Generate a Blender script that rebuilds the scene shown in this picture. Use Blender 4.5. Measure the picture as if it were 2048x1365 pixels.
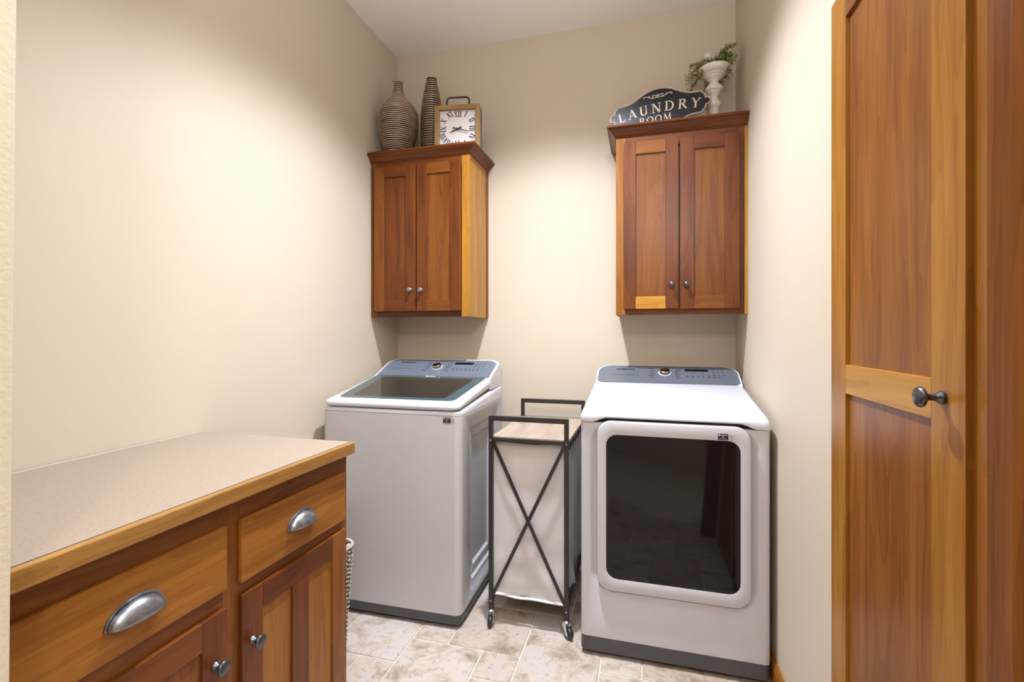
import bpy, bmesh, math, random
from mathutils import Vector, Matrix
random.seed(7)
PI = math.pi
for o in list(bpy.data.objects):
    bpy.data.objects.remove(o)
SC = bpy.context.scene
COL = SC.collection

# ------------------------------------------------------------------ camera
cam_d = bpy.data.cameras.new('camera')
cam_d.sensor_width = 36.0
cam_d.lens = 966.477 / 2048 * 36
cam_d.shift_y = -(682.5 - 666.24) / 2048
cam_d.clip_start = 0.02
cam = bpy.data.objects.new('camera', cam_d)
cam.location = (1.511, -2.7672, 1.281)
cam.rotation_euler = (PI / 2, 0, 0.2676)
COL.objects.link(cam)
SC.camera = cam

# ------------------------------------------------------------------ world, lamps, exposure
w = bpy.data.worlds.new('world')
SC.world = w
w.use_nodes = True
w.node_tree.nodes['Background'].inputs[0].default_value = (1.0, 0.96, 0.9, 1)
w.node_tree.nodes['Background'].inputs[1].default_value = 0.05
SC.view_settings.view_transform = 'Standard'
SC.view_settings.look = 'None'
SC.view_settings.gamma = 1.0
SC.view_settings.use_curve_mapping = False
SC.view_settings.exposure = 0.12


def spot(name, loc, energy, size_deg, blend, radius, col):
    d = bpy.data.lights.new(name, 'SPOT')
    d.energy = energy
    d.spot_size = math.radians(size_deg)
    d.spot_blend = blend
    d.shadow_soft_size = radius
    d.color = col
    o = bpy.data.objects.new(name, d)
    o.location = loc
    COL.objects.link(o)
    return o


def point(name, loc, energy, radius, col):
    d = bpy.data.lights.new(name, 'POINT')
    d.energy = energy
    d.shadow_soft_size = radius
    d.color = col
    o = bpy.data.objects.new(name, d)
    o.location = loc
    COL.objects.link(o)
    return o




def downlight(name, loc, energy, cone, power, col):
    """recessed reflector lamp: intensity falls with the angle from straight down."""
    o = spot(name, loc, energy, cone, 0.4, 0.04, col)
    o.data.use_nodes = True
    nt = o.data.node_tree
    tc = nt.nodes.new('ShaderNodeTexCoord')
    sx = nt.nodes.new('ShaderNodeSeparateXYZ')
    nt.links.new(tc.outputs['Normal'], sx.inputs[0])
    ab = nt.nodes.new('ShaderNodeMath')
    ab.operation = 'ABSOLUTE'
    nt.links.new(sx.outputs[2], ab.inputs[0])
    pw = nt.nodes.new('ShaderNodeMath')
    pw.operation = 'POWER'
    pw.inputs[1].default_value = power
    nt.links.new(ab.outputs[0], pw.inputs[0])
    nt.links.new(pw.outputs[0], nt.nodes['Emission'].inputs['Strength'])
    return o


downlight('laundry_downlight', (1.05, -1.02, 2.98), 345, 128, 3.0, (0.93, 0.985, 1.14))
downlight('entry_downlight', (1.05, -1.70, 2.98), 46, 124, 2.6, (0.93, 0.985, 1.14))
point('hall_lamp', (1.75, -3.5, 2.45), 52, 0.15, (0.97, 0.98, 1.07))
up = spot('added_fill_uplight', (1.6, -3.2, 1.8), 225, 160, 0.8, 0.1, (1.0, 0.98, 1.02))  # added fill, no known lamp; lifts ceiling and walls by bounce
up.rotation_euler = (PI, 0, 0)

# ------------------------------------------------------------------ node helpers
MATS = {}


def srgb(r, g, b):
    def f(c):
        c /= 255.0
        return c / 12.92 if c <= 0.04045 else ((c + 0.055) / 1.055) ** 2.4
    return (f(r), f(g), f(b), 1.0)


def new_mat(name):
    m = bpy.data.materials.new(name)
    m.use_nodes = True
    nt = m.node_tree
    return m, nt, nt.nodes['Principled BSDF']


def N(nt, t, **kw):
    n = nt.nodes.new(t)
    for k, v in kw.items():
        setattr(n, k, v)
    return n


def noise(nt, vec, scale, detail=3, rough=0.55, dist=0.0):
    n = N(nt, 'ShaderNodeTexNoise')
    n.inputs['Scale'].default_value = scale
    n.inputs['Detail'].default_value = detail
    n.inputs['Roughness'].default_value = rough
    n.inputs['Distortion'].default_value = dist
    if vec is not None:
        nt.links.new(vec, n.inputs['Vector'])
    return n.outputs['Fac']


def ramp(nt, fac, stops):
    r = N(nt, 'ShaderNodeValToRGB')
    el = r.color_ramp.elements
    while len(el) < len(stops):
        el.new(0.5)
    for e, (p, c) in zip(el, stops):
        e.position = p
        e.color = c
    nt.links.new(fac, r.inputs['Fac'])
    return r.outputs['Color']


def mixc(nt, fac, a, b, mode='MIX'):
    n = N(nt, 'ShaderNodeMix', data_type='RGBA', blend_type=mode)
    for sock, v in ((n.inputs[0], fac), (n.inputs[6], a), (n.inputs[7], b)):
        if hasattr(v, 'links'):
            nt.links.new(v, sock)
        else:
            sock.default_value = v
    return n.outputs[2]


def mathn(nt, op, a, b=0.0, c=None):
    n = N(nt, 'ShaderNodeMath', operation=op)
    for i, v in enumerate((a, b) if c is None else (a, b, c)):
        if hasattr(v, 'links'):
            nt.links.new(v, n.inputs[i])
        else:
            n.inputs[i].default_value = v
    return n.outputs[0]


def coords(nt, scale=(1, 1, 1), rand=True, rot=(0, 0, 0)):
    tc = N(nt, 'ShaderNodeTexCoord')
    v = tc.outputs['Object']
    if rand:
        oi = N(nt, 'ShaderNodeObjectInfo')
        mul = N(nt, 'ShaderNodeVectorMath', operation='MULTIPLY')
        nt.links.new(oi.outputs['Random'], mul.inputs[0])
        mul.inputs[1].default_value = (7.3, 11.1, 5.7)
        add = N(nt, 'ShaderNodeVectorMath', operation='ADD')
        nt.links.new(v, add.inputs[0])
        nt.links.new(mul.outputs[0], add.inputs[1])
        v = add.outputs[0]
    mp = N(nt, 'ShaderNodeMapping')
    mp.inputs['Scale'].default_value = scale
    mp.inputs['Rotation'].default_value = rot
    nt.links.new(v, mp.inputs['Vector'])
    return mp.outputs[0]


def bump(nt, bsdf, h, strength, dist=0.002):
    b = N(nt, 'ShaderNodeBump')
    b.inputs['Strength'].default_value = strength
    b.inputs['Distance'].default_value = dist
    nt.links.new(h, b.inputs['Height'])
    nt.links.new(b.outputs[0], bsdf.inputs['Normal'])


def plain(name, col, rough=0.5, metal=0.0, spec=0.5, coat=0.0, nscale=0, namt=0.06, bstr=0.0):
    if name in MATS:
        return MATS[name]
    m, nt, b = new_mat(name)
    b.inputs['Roughness'].default_value = rough
    b.inputs['Metallic'].default_value = metal
    b.inputs['Specular IOR Level'].default_value = spec
    b.inputs['Coat Weight'].default_value = coat
    b.inputs['Coat Roughness'].default_value = 0.08
    ns = nscale or 30
    f = noise(nt, coords(nt), ns, 3)
    lo = tuple(c * (1 - namt) for c in col[:3]) + (1,)
    hi = tuple(min(1, c * (1 + namt)) for c in col[:3]) + (1,)
    nt.links.new(ramp(nt, f, [(0.3, lo), (0.7, hi)]), b.inputs['Base Color'])
    if bstr:
        bump(nt, b, f, bstr)
    MATS[name] = m
    return m


WOOD = {'light': ((182, 132, 50), (152, 102, 34)),
        'honey': ((156, 103, 38), (126, 75, 24)),
        'mid': ((128, 76, 27), (98, 53, 18)),
        'red': ((114, 61, 22), (84, 42, 14)),
        'dark': ((90, 50, 22), (66, 34, 15)),
        'amber': ((144, 90, 36), (112, 63, 23)),
        'gold': ((168, 117, 44), (140, 88, 29)),
        'edge': ((168, 126, 66), (138, 96, 46))}


def wood(tone, axis):
    key = 'wood_%s_%s' % (tone, axis)
    if key in MATS:
        return MATS[key]
    m, nt, b = new_mat(key)
    hi, lo = WOOD[tone]
    hi, lo = srgb(*hi), srgb(*lo)
    mid = tuple((a + c) / 2 for a, c in zip(hi, lo))
    i = 'xyz'.index(axis)
    s1 = [15.0] * 3
    s1[i] = 1.3
    s2 = [170.0] * 3
    s2[i] = 4.0
    s3 = [34.0] * 3
    s3[i] = 2.0
    n1 = noise(nt, coords(nt, s1), 1.0, 3, 0.5, 0.9)
    n2 = noise(nt, coords(nt, s2), 1.0, 2, 0.5, 0.2)
    n3 = noise(nt, coords(nt, s3), 1.0, 4, 0.6, 1.4)
    # growth rings: contour lines of the broad noise
    rg = mathn(nt, 'FRACT', mathn(nt, 'MULTIPLY', n1, 9.0))
    rg = mathn(nt, 'POWER', rg, 3.0)
    f = mathn(nt, 'ADD', mathn(nt, 'MULTIPLY', n1, 0.55), mathn(nt, 'MULTIPLY', n3, 0.3))
    f = mathn(nt, 'ADD', f, mathn(nt, 'MULTIPLY', n2, 0.15))
    f = mathn(nt, 'SUBTRACT', f, mathn(nt, 'MULTIPLY', rg, 0.10))
    c = ramp(nt, f, [(0.36, lo), (0.49, mid), (0.62, hi)])
    nt.links.new(c, b.inputs['Base Color'])
    rr = mathn(nt, 'MULTIPLY_ADD', n3, 0.12, 0.26)
    nt.links.new(rr, b.inputs['Roughness'])
    b.inputs['Specular IOR Level'].default_value = 0.28
    bump(nt, b, n2, 0.05, 0.0006)
    MATS[key] = m
    return m


def wall_mat(name, col, bs=0.12, scale=230, rough=0.55):
    m, nt, b = new_mat(name)
    v = coords(nt, rand=False)
    f = noise(nt, v, 2.2, 2)
    lo = tuple(c * 0.985 for c in col[:3]) + (1,)
    nt.links.new(ramp(nt, f, [(0.35, lo), (0.65, col)]), b.inputs['Base Color'])
    b.inputs['Roughness'].default_value = rough
    b.inputs['Specular IOR Level'].default_value = 0.35
    bump(nt, b, noise(nt, v, scale, 2), bs, 0.0015)
    return m


M_wall = wall_mat('wall_paint', srgb(206, 193, 171))
M_wall_rough = wall_mat('wall_orange_peel', srgb(210, 199, 174), 0.5, 130, 0.6)
M_ceil = wall_mat('ceiling_paint', srgb(244, 243, 241), 0.35, 90, 0.8)
M_white = plain('appliance_white', srgb(198, 198, 202), 0.22, spec=0.5, namt=0.01)
M_body = plain('appliance_body_paint', srgb(188, 186, 186), 0.24, spec=0.5, namt=0.01)
M_plinth = plain('plinth_grey', srgb(72, 70, 70), 0.45)
M_panel = plain('console_silver', srgb(112, 120, 131), 0.3, metal=0.2, namt=0.02, nscale=200)
M_print = plain('print_dark', srgb(40, 43, 49), 0.5)
M_printg = plain('print_grey', srgb(122, 130, 142), 0.5)
M_black = plain('black_gloss', srgb(14, 14, 17), 0.12)
M_chrome = plain('chrome', srgb(205, 205, 208), 0.14, metal=1.0)
M_dial = plain('dial_metal', srgb(176, 168, 160), 0.16, metal=1.0)
M_pewter = plain('pewter', srgb(140, 143, 148), 0.34, metal=0.9, nscale=60, namt=0.3)
M_pewter_d = plain('pewter_dark', srgb(96, 97, 100), 0.3, metal=0.85, nscale=60, namt=0.25)
M_glass_rim = plain('lid_glass_edge', srgb(66, 84, 86), 0.06, spec=0.6, namt=0.01)
M_glass_dark = plain('lid_glass_window', srgb(46, 43, 38), 0.05, spec=0.6, namt=0.05, nscale=8)
M_doorglass = plain('door_glass_dark', srgb(20, 16, 16), 0.05, spec=0.34, namt=0.03)
M_frame = plain('cart_frame_black', srgb(40, 35, 33), 0.42)
M_rubber = plain('rubber', srgb(34, 34, 38), 0.4)
M_sticker = plain('sticker_black', srgb(18, 18, 20), 0.4)
M_stickw = plain('sticker_white', srgb(205, 205, 205), 0.5)
M_stickg = plain('sticker_grey', srgb(150, 148, 142), 0.5)
M_stickb = plain('sticker_blue', srgb(40, 66, 140), 0.4)
M_cream = plain('sign_cream', srgb(222, 204, 184), 0.5, namt=0.1, nscale=90)
M_signrim = plain('sign_rim', srgb(216, 194, 182), 0.4, namt=0.2, nscale=60)
M_signblk = plain('sign_black', srgb(34, 31, 36), 0.4, spec=0.3, namt=0.2, nscale=40)
M_iron = plain('black_iron', srgb(28, 27, 29), 0.4)
M_face = plain('clock_face', srgb(226, 222, 220), 0.5, namt=0.02)
M_ink = plain('clock_ink', srgb(38, 38, 40), 0.6)
M_hand = plain('clock_hand', srgb(42, 42, 44), 0.5)
M_clockwood = plain('x', srgb(180, 146, 104), 0.55) if False else None
M_foot = plain('foot_black', srgb(22, 22, 22), 0.5)

WOOD['pale'] = ((172, 138, 94), (140, 108, 70))
WOOD['board'] = ((178, 162, 144), (150, 134, 116))
M_clockwood_z = wood('pale', 'z')
M_clockwood_x = wood('pale', 'x')


def laminate():
    m, nt, b = new_mat('laminate_top')
    f = noise(nt, coords(nt, (1, 1, 1)), 140, 4, 0.7)
    g = noise(nt, coords(nt, (260, 30, 30)), 1.0, 2)
    c = ramp(nt, f, [(0.3, srgb(143, 127, 108)), (0.5, srgb(154, 139, 121)), (0.72, srgb(165, 150, 133))])
    c = mixc(nt, mathn(nt, 'MULTIPLY', g, 0.22), c, srgb(172, 150, 130))
    nt.links.new(c, b.inputs['Base Color'])
    b.inputs['Roughness'].default_value = 0.42
    return m


def tile_mat():
    m, nt, b = new_mat('travertine_tile')
    oi = N(nt, 'ShaderNodeObjectInfo')
    v = coords(nt)
    f1 = noise(nt, v, 7, 5, 0.62, 0.6)
    f2 = noise(nt, v, 42, 5, 0.75, 0.3)
    f3 = noise(nt, v, 160, 2, 0.6)
    c = ramp(nt, f1, [(0.28, srgb(126, 108, 90)), (0.40, srgb(164, 149, 133)), (0.52, srgb(192, 181, 168)), (0.68, srgb(184, 180, 175))])
    dk = ramp(nt, f2, [(0.30, (1, 1, 1, 1)), (0.46, (0, 0, 0, 1))])
    c = mixc(nt, mathn(nt, 'MULTIPLY', dk, 0.6), c, srgb(112, 88, 70))
    lt = ramp(nt, f3, [(0.58, (0, 0, 0, 1)), (0.75, (1, 1, 1, 1))])
    c = mixc(nt, mathn(nt, 'MULTIPLY', lt, 0.4), c, srgb(216, 208, 199))
    tint = ramp(nt, oi.outputs['Random'], [(0.0, srgb(240, 230, 220)), (1.0, (1, 1, 1, 1))])
    c = mixc(nt, 1.0, c, tint, 'MULTIPLY')
    nt.links.new(c, b.inputs['Base Color'])
    b.inputs['Roughness'].default_value = 0.38
    bump(nt, b, f2, 0.25, 0.002)
    return m


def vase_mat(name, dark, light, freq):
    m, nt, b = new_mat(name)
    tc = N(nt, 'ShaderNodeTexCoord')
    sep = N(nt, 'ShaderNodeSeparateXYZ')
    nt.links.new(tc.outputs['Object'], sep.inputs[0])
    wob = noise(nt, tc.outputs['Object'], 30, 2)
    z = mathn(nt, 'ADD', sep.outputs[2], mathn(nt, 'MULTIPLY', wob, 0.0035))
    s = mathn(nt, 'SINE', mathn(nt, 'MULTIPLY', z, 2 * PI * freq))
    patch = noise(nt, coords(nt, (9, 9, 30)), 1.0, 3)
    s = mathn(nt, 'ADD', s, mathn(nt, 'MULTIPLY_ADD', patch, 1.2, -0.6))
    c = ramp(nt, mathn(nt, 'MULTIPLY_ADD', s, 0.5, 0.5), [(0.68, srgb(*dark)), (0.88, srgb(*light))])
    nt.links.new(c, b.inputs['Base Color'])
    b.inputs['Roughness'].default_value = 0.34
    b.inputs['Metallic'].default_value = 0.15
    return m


def distressed():
    m, nt, b = new_mat('distressed_white')
    f = noise(nt, coords(nt), 75, 5, 0.75)
    c = ramp(nt, f, [(0.27, srgb(92, 70, 52)), (0.33, srgb(224, 216, 200)), (0.7, srgb(236, 230, 218))])
    nt.links.new(c, b.inputs['Base Color'])
    b.inputs['Roughness'].default_value = 0.4
    return m


def leafmat():
    m, nt, b = new_mat('boxwood_leaf')
    f = noise(nt, coords(nt), 40, 2)
    c = ramp(nt, f, [(0.32, srgb(138, 112, 88)), (0.42, srgb(122, 132, 66)), (0.7, srgb(168, 176, 108))])
    nt.links.new(c, b.inputs['Base Color'])
    b.inputs['Roughness'].default_value = 0.55
    return m


def fabric():
    m, nt, b = new_mat('bag_fabric')
    v = coords(nt)
    f = noise(nt, v, 6, 3)
    wv = noise(nt, coords(nt, (600, 600, 600)), 1.0, 1)
    c = ramp(nt, f, [(0.3, srgb(190, 186, 181)), (0.7, srgb(204, 201, 197))])
    nt.links.new(c, b.inputs['Base Color'])
    b.inputs['Roughness'].default_value = 0.7
    b.inputs['Sheen Weight'].default_value = 0.2
    bump(nt, b, wv, 0.12, 0.0005)
    return m


def basket_mat():
    m, nt, b = new_mat('seagrass_grey')
    f = noise(nt, coords(nt), 110, 4, 0.8)
    c = ramp(nt, f, [(0.34, srgb(84, 74, 66)), (0.5, srgb(150, 140, 128)), (0.66, srgb(214, 208, 198))])
    nt.links.new(c, b.inputs['Base Color'])
    b.inputs['Roughness'].default_value = 0.8
    return m


M_lam = laminate()
M_tile = tile_mat()
M_grout = plain('grout', srgb(196, 188, 172), 0.8, nscale=120)
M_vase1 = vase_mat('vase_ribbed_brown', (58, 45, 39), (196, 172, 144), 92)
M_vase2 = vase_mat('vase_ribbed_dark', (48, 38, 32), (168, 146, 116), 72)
M_urn = distressed()
M_leaf = leafmat()
M_stem = plain('stem_brown', srgb(92, 80, 52), 0.7)
M_fab = fabric()
M_basket = basket_mat()

# ------------------------------------------------------------------ mesh helpers


def BM():
    return bmesh.new()


def box(bm, x0, x1, y0, y1, z0, z1):
    vs = [bm.verts.new((x, y, z)) for z in (z0, z1) for x, y in ((x0, y0), (x1, y0), (x1, y1), (x0, y1))]
    for f in ((3, 2, 1, 0), (4, 5, 6, 7), (0, 1, 5, 4), (1, 2, 6, 5), (2, 3, 7, 6), (3, 0, 4, 7)):
        bm.faces.new([vs[i] for i in f])


def prism(bm, pts, axis, a0, a1):
    """pts: 2-D outline; axis the extrude axis ('x': pts=(y,z), 'y': (x,z), 'z': (x,y))."""
    def P(p, a):
        return {'x': (a, p[0], p[1]), 'y': (p[0], a, p[1]), 'z': (p[0], p[1], a)}[axis]
    A = [bm.verts.new(P(p, a0)) for p in pts]
    B = [bm.verts.new(P(p, a1)) for p in pts]
    n = len(pts)
    bm.faces.new(A)
    bm.faces.new(B[::-1])
    for i in range(n):
        j = (i + 1) % n
        bm.faces.new((A[j], A[i], B[i], B[j]))


def rrect(cx, cy, wd, h, r, seg=6):
    out = []
    for k, (sx, sy) in enumerate(((1, 1), (-1, 1), (-1, -1), (1, -1))):
        for i in range(seg + 1):
            a = k * PI / 2 + i / seg * PI / 2
            out.append((cx + sx * (wd / 2 - r) + r * math.cos(a), cy + sy * (h / 2 - r) + r * math.sin(a)))
    return out


def loft(bm, rings, closed=True, cap0=False, cap1=False):
    R = [[bm.verts.new(p) for p in r] for r in rings]
    n = len(R[0])
    for a, b in zip(R, R[1:]):
        for i in range(n if closed else n - 1):
            j = (i + 1) % n
            bm.faces.new((a[i], a[j], b[j], b[i]))
    if cap0:
        bm.faces.new(R[0][::-1])
    if cap1:
        bm.faces.new(R[-1])
    return R


def lathe(bm, prof, seg=32, M=None, cap0=True, cap1=True):
    rings = []
    for r, z in prof:
        ring = [Vector((max(r, 1e-4) * math.cos(2 * PI * i / seg), max(r, 1e-4) * math.sin(2 * PI * i / seg), z)) for i in range(seg)]
        if M is not None:
            ring = [M @ p for p in ring]
        rings.append(ring)
    loft(bm, rings, True, cap0, cap1)


def tube(bm, pts, r, seg=8, closed=False):
    pts = [Vector(p) for p in pts]
    rings = []
    n = len(pts)
    for i, p in enumerate(pts):
        if closed:
            t = pts[(i + 1) % n] - pts[i - 1]
        else:
            t = pts[min(i + 1, n - 1)] - pts[max(i - 1, 0)]
        t.normalize()
        up = Vector((0, 0, 1)) if abs(t.z) < 0.9 else Vector((0, 1, 0))
        a = t.cross(up).normalized()
        b = a.cross(t)
        rr = r[i] if isinstance(r, (list, tuple)) else r
        rings.append([p + rr * (math.cos(2 * PI * k / seg) * a + math.sin(2 * PI * k / seg) * b) for k in range(seg)])
    if closed:
        rings.append(rings[0])
        loft(bm, rings)
    else:
        loft(bm, rings, True, True, True)


def bar(bm, a, b, wd, th, up=(0, 1, 0)):
    """flat bar from a to b, width wd in the plane, thickness th along up."""
    a, b, up = Vector(a), Vector(b), Vector(up)
    t = (b - a).normalized()
    s = t.cross(up).normalized() * wd / 2
    u = up.normalized() * th / 2
    r0 = [a + s + u, a - s + u, a - s - u, a + s - u]
    r1 = [p + (b - a) for p in r0]
    loft(bm, [r0, r1], True, True, True)


def obj(name, bm, mat, parent=None, bevel=0.0, seg=2, smooth=False, loc=None, kind=None, label=None, merge=False):
    if merge:
        bmesh.ops.remove_doubles(bm, verts=bm.verts, dist=1e-5)
    bmesh.ops.recalc_face_normals(bm, faces=bm.faces)
    me = bpy.data.meshes.new(name)
    bm.to_mesh(me)
    bm.free()
    me.materials.append(mat)
    if smooth:
        for p in me.polygons:
            p.use_smooth = True
        me.set_sharp_from_angle(angle=math.radians(42))
    o = bpy.data.objects.new(name, me)
    COL.objects.link(o)
    if parent is not None:
        o.parent = parent
    if loc is not None:
        o.location = loc
    if bevel:
        md = o.modifiers.new('bevel', 'BEVEL')
        md.width = bevel
        md.segments = seg
        md.limit_method = 'ANGLE'
        md.angle_limit = math.radians(40)
    if kind:
        o['kind'] = kind
    if label:
        o['label'] = label
    return o


def thing(name, label, cat, loc=(0, 0, 0), rz=0.0, group=None):
    o = bpy.data.objects.new(name, None)
    o.empty_display_size = 0.1
    COL.objects.link(o)
    o.location = loc
    o.rotation_euler = (0, 0, rz)
    o['label'] = label
    o['category'] = cat
    if group:
        o['group'] = group
    return o


def struct(name, bm, mat, parent=None, **kw):
    return obj(name, bm, mat, parent, kind='structure', **kw)


def text_bm(txt, size, M, extrude=0.0003, spacing=1.0, offset=0.0):
    """Blender's built-in font turned into a mesh and moved by matrix M."""
    c = bpy.data.curves.new('t', 'FONT')
    c.body = txt
    c.size = size
    c.align_x = 'CENTER'
    c.align_y = 'CENTER'
    c.space_character = spacing
    c.extrude = extrude
    c.offset = offset
    c.resolution_u = 3
    o = bpy.data.objects.new('t', c)
    COL.objects.link(o)
    dg = bpy.context.evaluated_depsgraph_get()
    dg.update()
    me = bpy.data.meshes.new_from_object(o.evaluated_get(dg))
    bm = BM()
    bm.from_mesh(me)
    bmesh.ops.transform(bm, matrix=M, verts=bm.verts)
    bpy.data.objects.remove(o)
    bpy.data.curves.remove(c)
    bpy.data.meshes.remove(me)
    return bm


# ---- serif letters drawn as strokes, unit cap height
def arcpts(cx, cy, rx, ry, a0, a1, n, w0, w1):
    out = []
    for i in range(n + 1):
        a = math.radians(a0 + (a1 - a0) * i / n)
        k = abs(math.cos(a))
        out.append((cx + rx * math.cos(a), cy + ry * math.sin(a), w0 + (w1 - w0) * k))
    return out


T_, t_ = 0.135, 0.055
S_ = 0.05


def serif(x, y, hw=0.13):
    return [(x - hw, y, S_), (x + hw, y, S_)]


GLYPH = {
    'L': (0.62, [[(.16, 0, T_), (.16, 1, T_)], serif(.16, .975), [(.04, .03, t_), (.6, .03, t_)], [(.585, 0, .04), (.62, .24, .05)]]),
    'A': (0.82, [[(.08, 0, t_), (.42, 1, t_)], [(.40, 1, T_), (.74, 0, T_)], [(.2, .34, S_), (.62, .34, S_)], serif(.08, .025), serif(.74, .025)]),
    'U': (0.82, [[(.17, 1, T_), (.17, .33, T_)] + arcpts(.42, .33, .25, .3, 180, 360, 10, t_, T_)[1:-1] + [(.67, .34, .07), (.67, 1, t_)], serif(.17, .975), serif(.67, .975)]),
    'N': (0.88, [[(.13, 0, t_), (.13, 1, t_)], [(.13, 1, T_), (.75, 0, T_)], [(.75, 0, t_), (.75, 1, t_)], serif(.13, .025), serif(.1, .975), serif(.75, .975)]),
    'D': (0.86, [[(.16, 0, T_), (.16, 1, T_)], [(.1, .975, t_), (.36, .975, t_)] + arcpts(.36, .5, .4, .475, 84, -84, 14, t_, T_) + [(.36, .025, t_), (.1, .025, t_)], serif(.12, .975), serif(.12, .025)]),
    'R': (0.82, [[(.16, 0, T_), (.16, 1, T_)], [(.1, .975, t_), (.34, .975, t_)] + arcpts(.34, .75, .24, .225, 84, -84, 10, t_, T_) + [(.34, .525, t_), (.16, .525, t_)], [(.36, .53, T_), (.76, 0.02, T_)], serif(.16, .025), serif(.12, .975), serif(.76, .02, .08)]),
    'Y': (0.82, [[(.1, 1, T_), (.41, .47, T_)], [(.72, 1, t_), (.41, .47, t_)], [(.41, .5, T_), (.41, 0, T_)], serif(.1, .975), serif(.72, .975), serif(.41, .025)]),
    'O': (0.92, [arcpts(.46, .5, .38, .475, 0, 360, 26, t_, T_)]),
    'M': (1.0, [[(.12, 0, t_), (.17, 1, t_)], [(.17, 1, T_), (.5, .04, T_)], [(.5, .04, t_), (.83, 1, t_)], [(.83, 1, T_), (.88, 0, T_)], serif(.12, .025), serif(.88, .025), serif(.12, .975, .08), serif(.88, .975, .08)]),
    'I': (0.3, [[(.15, 0, T_), (.15, 1, T_)], serif(.15, .975), serif(.15, .025)]),
    'V': (0.66, [[(.1, 1, T_), (.34, 0, T_)], [(.58, 1, t_), (.34, 0, t_)], serif(.1, .975), serif(.58, .975)]),
    'X': (0.7, [[(.1, 1, T_), (.6, 0, T_)], [(.58, 1, t_), (.1, 0, t_)], serif(.1, .975), serif(.6, .025), serif(.58, .975), serif(.1, .025)]),
}


def stroke(bm, pts, M, scale, h=0.0006):
    """strip of varying width in the local xy plane, height h along +z, moved by M."""
    n = len(pts)
    L, R = [], []
    for i, (x, y, wd) in enumerate(pts):
        x0, y0 = pts[max(i - 1, 0)][:2]
        x1, y1 = pts[min(i + 1, n - 1)][:2]
        dx, dy = x1 - x0, y1 - y0
        l = math.hypot(dx, dy) or 1
        nx, ny = -dy / l * wd / 2, dx / l * wd / 2
        L.append((x + nx, y + ny))
        R.append((x - nx, y - ny))
    rings = []
    for (lx, ly), (rx, ry) in zip(L, R):
        rings.append([M @ Vector((lx * scale, ly * scale, h)), M @ Vector((rx * scale, ry * scale, h)),
                      M @ Vector((rx * scale, ry * scale, -h)), M @ Vector((lx * scale, ly * scale, -h))])
    loft(bm, rings, True, True, True)


def word(bm, txt, M, cap, gap=0.05, h=0.0006, bold=1.0, thin=1.0):
    tot = sum(GLYPH[c][0] for c in txt) + gap * (len(txt) - 1)
    x = -tot / 2
    for c in txt:
        wd, strokes = GLYPH[c]
        for s in strokes:
            stroke(bm, [(p[0] + x, p[1], p[2] * (bold if p[2] > 0.08 else thin)) for p in s], M, cap, h)
        x += wd + gap


# ================================================================== STRUCTURE
W, ZC = 1.9742, 3.0235
YF = -2.31          # room face of the front wall
YB = -5.2           # far end of the hall behind the camera

bm = BM()
box(bm, -1.4, 3.4, YB, 0.12, -0.08, -0.004)
floor = struct('floor', bm, M_grout)
U_ = 0.1545
GX, GY = 0.4194, -0.9165


def tile_mesh(n):
    g = 0.0075
    b = BM()
    s = n * U_ - g
    pts = rrect(0, 0, s, s, 0.006, 2)
    rings = []
    for inset, z in ((0.0, -0.0055), (0.0, -0.0018), (0.0022, 0.0)):
        k = (s - 2 * inset) / s
        rings.append([(p[0] * k, p[1] * k, z) for p in pts])
    loft(b, rings, True, False, True)
    bmesh.ops.recalc_face_normals(b, faces=b.faces)
    me = bpy.data.meshes.new('tile')
    b.to_mesh(me)
    b.free()
    me.materials.append(M_tile)
    return me


TM = {1: tile_mesh(1), 2: tile_mesh(2)}


def add_tile(i, k, n):
    """tile with its far-left corner at grid (i, k)."""
    x = GX + i * U_ + n * U_ / 2
    y = GY + k * U_ - n * U_ / 2
    if not (-0.07 * n < x < W + 0.07 * n and -2.5 < y < 0.07 * n):
        return
    o = bpy.data.objects.new('tile', TM[n])
    o.location = (x, y, random.uniform(-0.0003, 0.0003))
    o.rotation_euler = (0, 0, random.choice((0, 1, 2, 3)) * PI / 2)
    o.parent = floor
    COL.objects.link(o)


for a in range(-14, 15):
    for b in range(-14, 15):
        i, k = 1 + a * 1 + b * -2, 0 + a * 2 + b * 1
        add_tile(i, k, 2)
        add_tile(i + 2, k, 1)

bm = BM(); box(bm, -0.1, 0, YF - 0.002, 0.1, 0, ZC + 0.02); struct('wall_left', bm, M_wall)
bm = BM(); box(bm, 0, W, 0, 0.1, 0, ZC + 0.02); struct('wall_back', bm, M_wall)
bm = BM(); box(bm, W, W + 0.1, YF + 0.002, 0.1, 0, ZC + 0.02); struct('wall_right', bm, M_wall)
bm = BM(); box(bm, -1.4, 3.4, YB, 0.12, ZC, ZC + 0.1); struct('ceiling', bm, M_ceil)
# front wall left of the opening (its end face leans a little)
bm = BM()
rings = []
for z, xe in ((0.0, 0.664), (ZC, 0.711)):
    rings.append([(-1.3, YF - 0.12, z), (xe - 0.01, YF - 0.12, z), (xe, YF - 0.11, z), (xe, YF - 0.008, z), (xe - 0.003, YF - 0.002, z), (xe - 0.01, YF, z), (-1.3, YF, z)])
loft(bm, rings, True, True, True)
struct('wall_front', bm, M_wall_rough)
bm = BM(); box(bm, 1.905, 3.3, YF - 0.12, YF, 0, ZC); struct('wall_front_right', bm, M_wall)
bm = BM(); box(bm, -1.4, -1.3, YB, YF - 0.12, 0, ZC); struct('wall_hall_left', bm, M_wall)
bm = BM(); box(bm, 3.3, 3.4, YB, YF, 0, ZC); struct('wall_hall_right', bm, M_wall)
bm = BM(); box(bm, -1.3, 3.3, YB, YB + 0.1, 0, ZC); struct('wall_hall_back', bm, M_wall)


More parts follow.
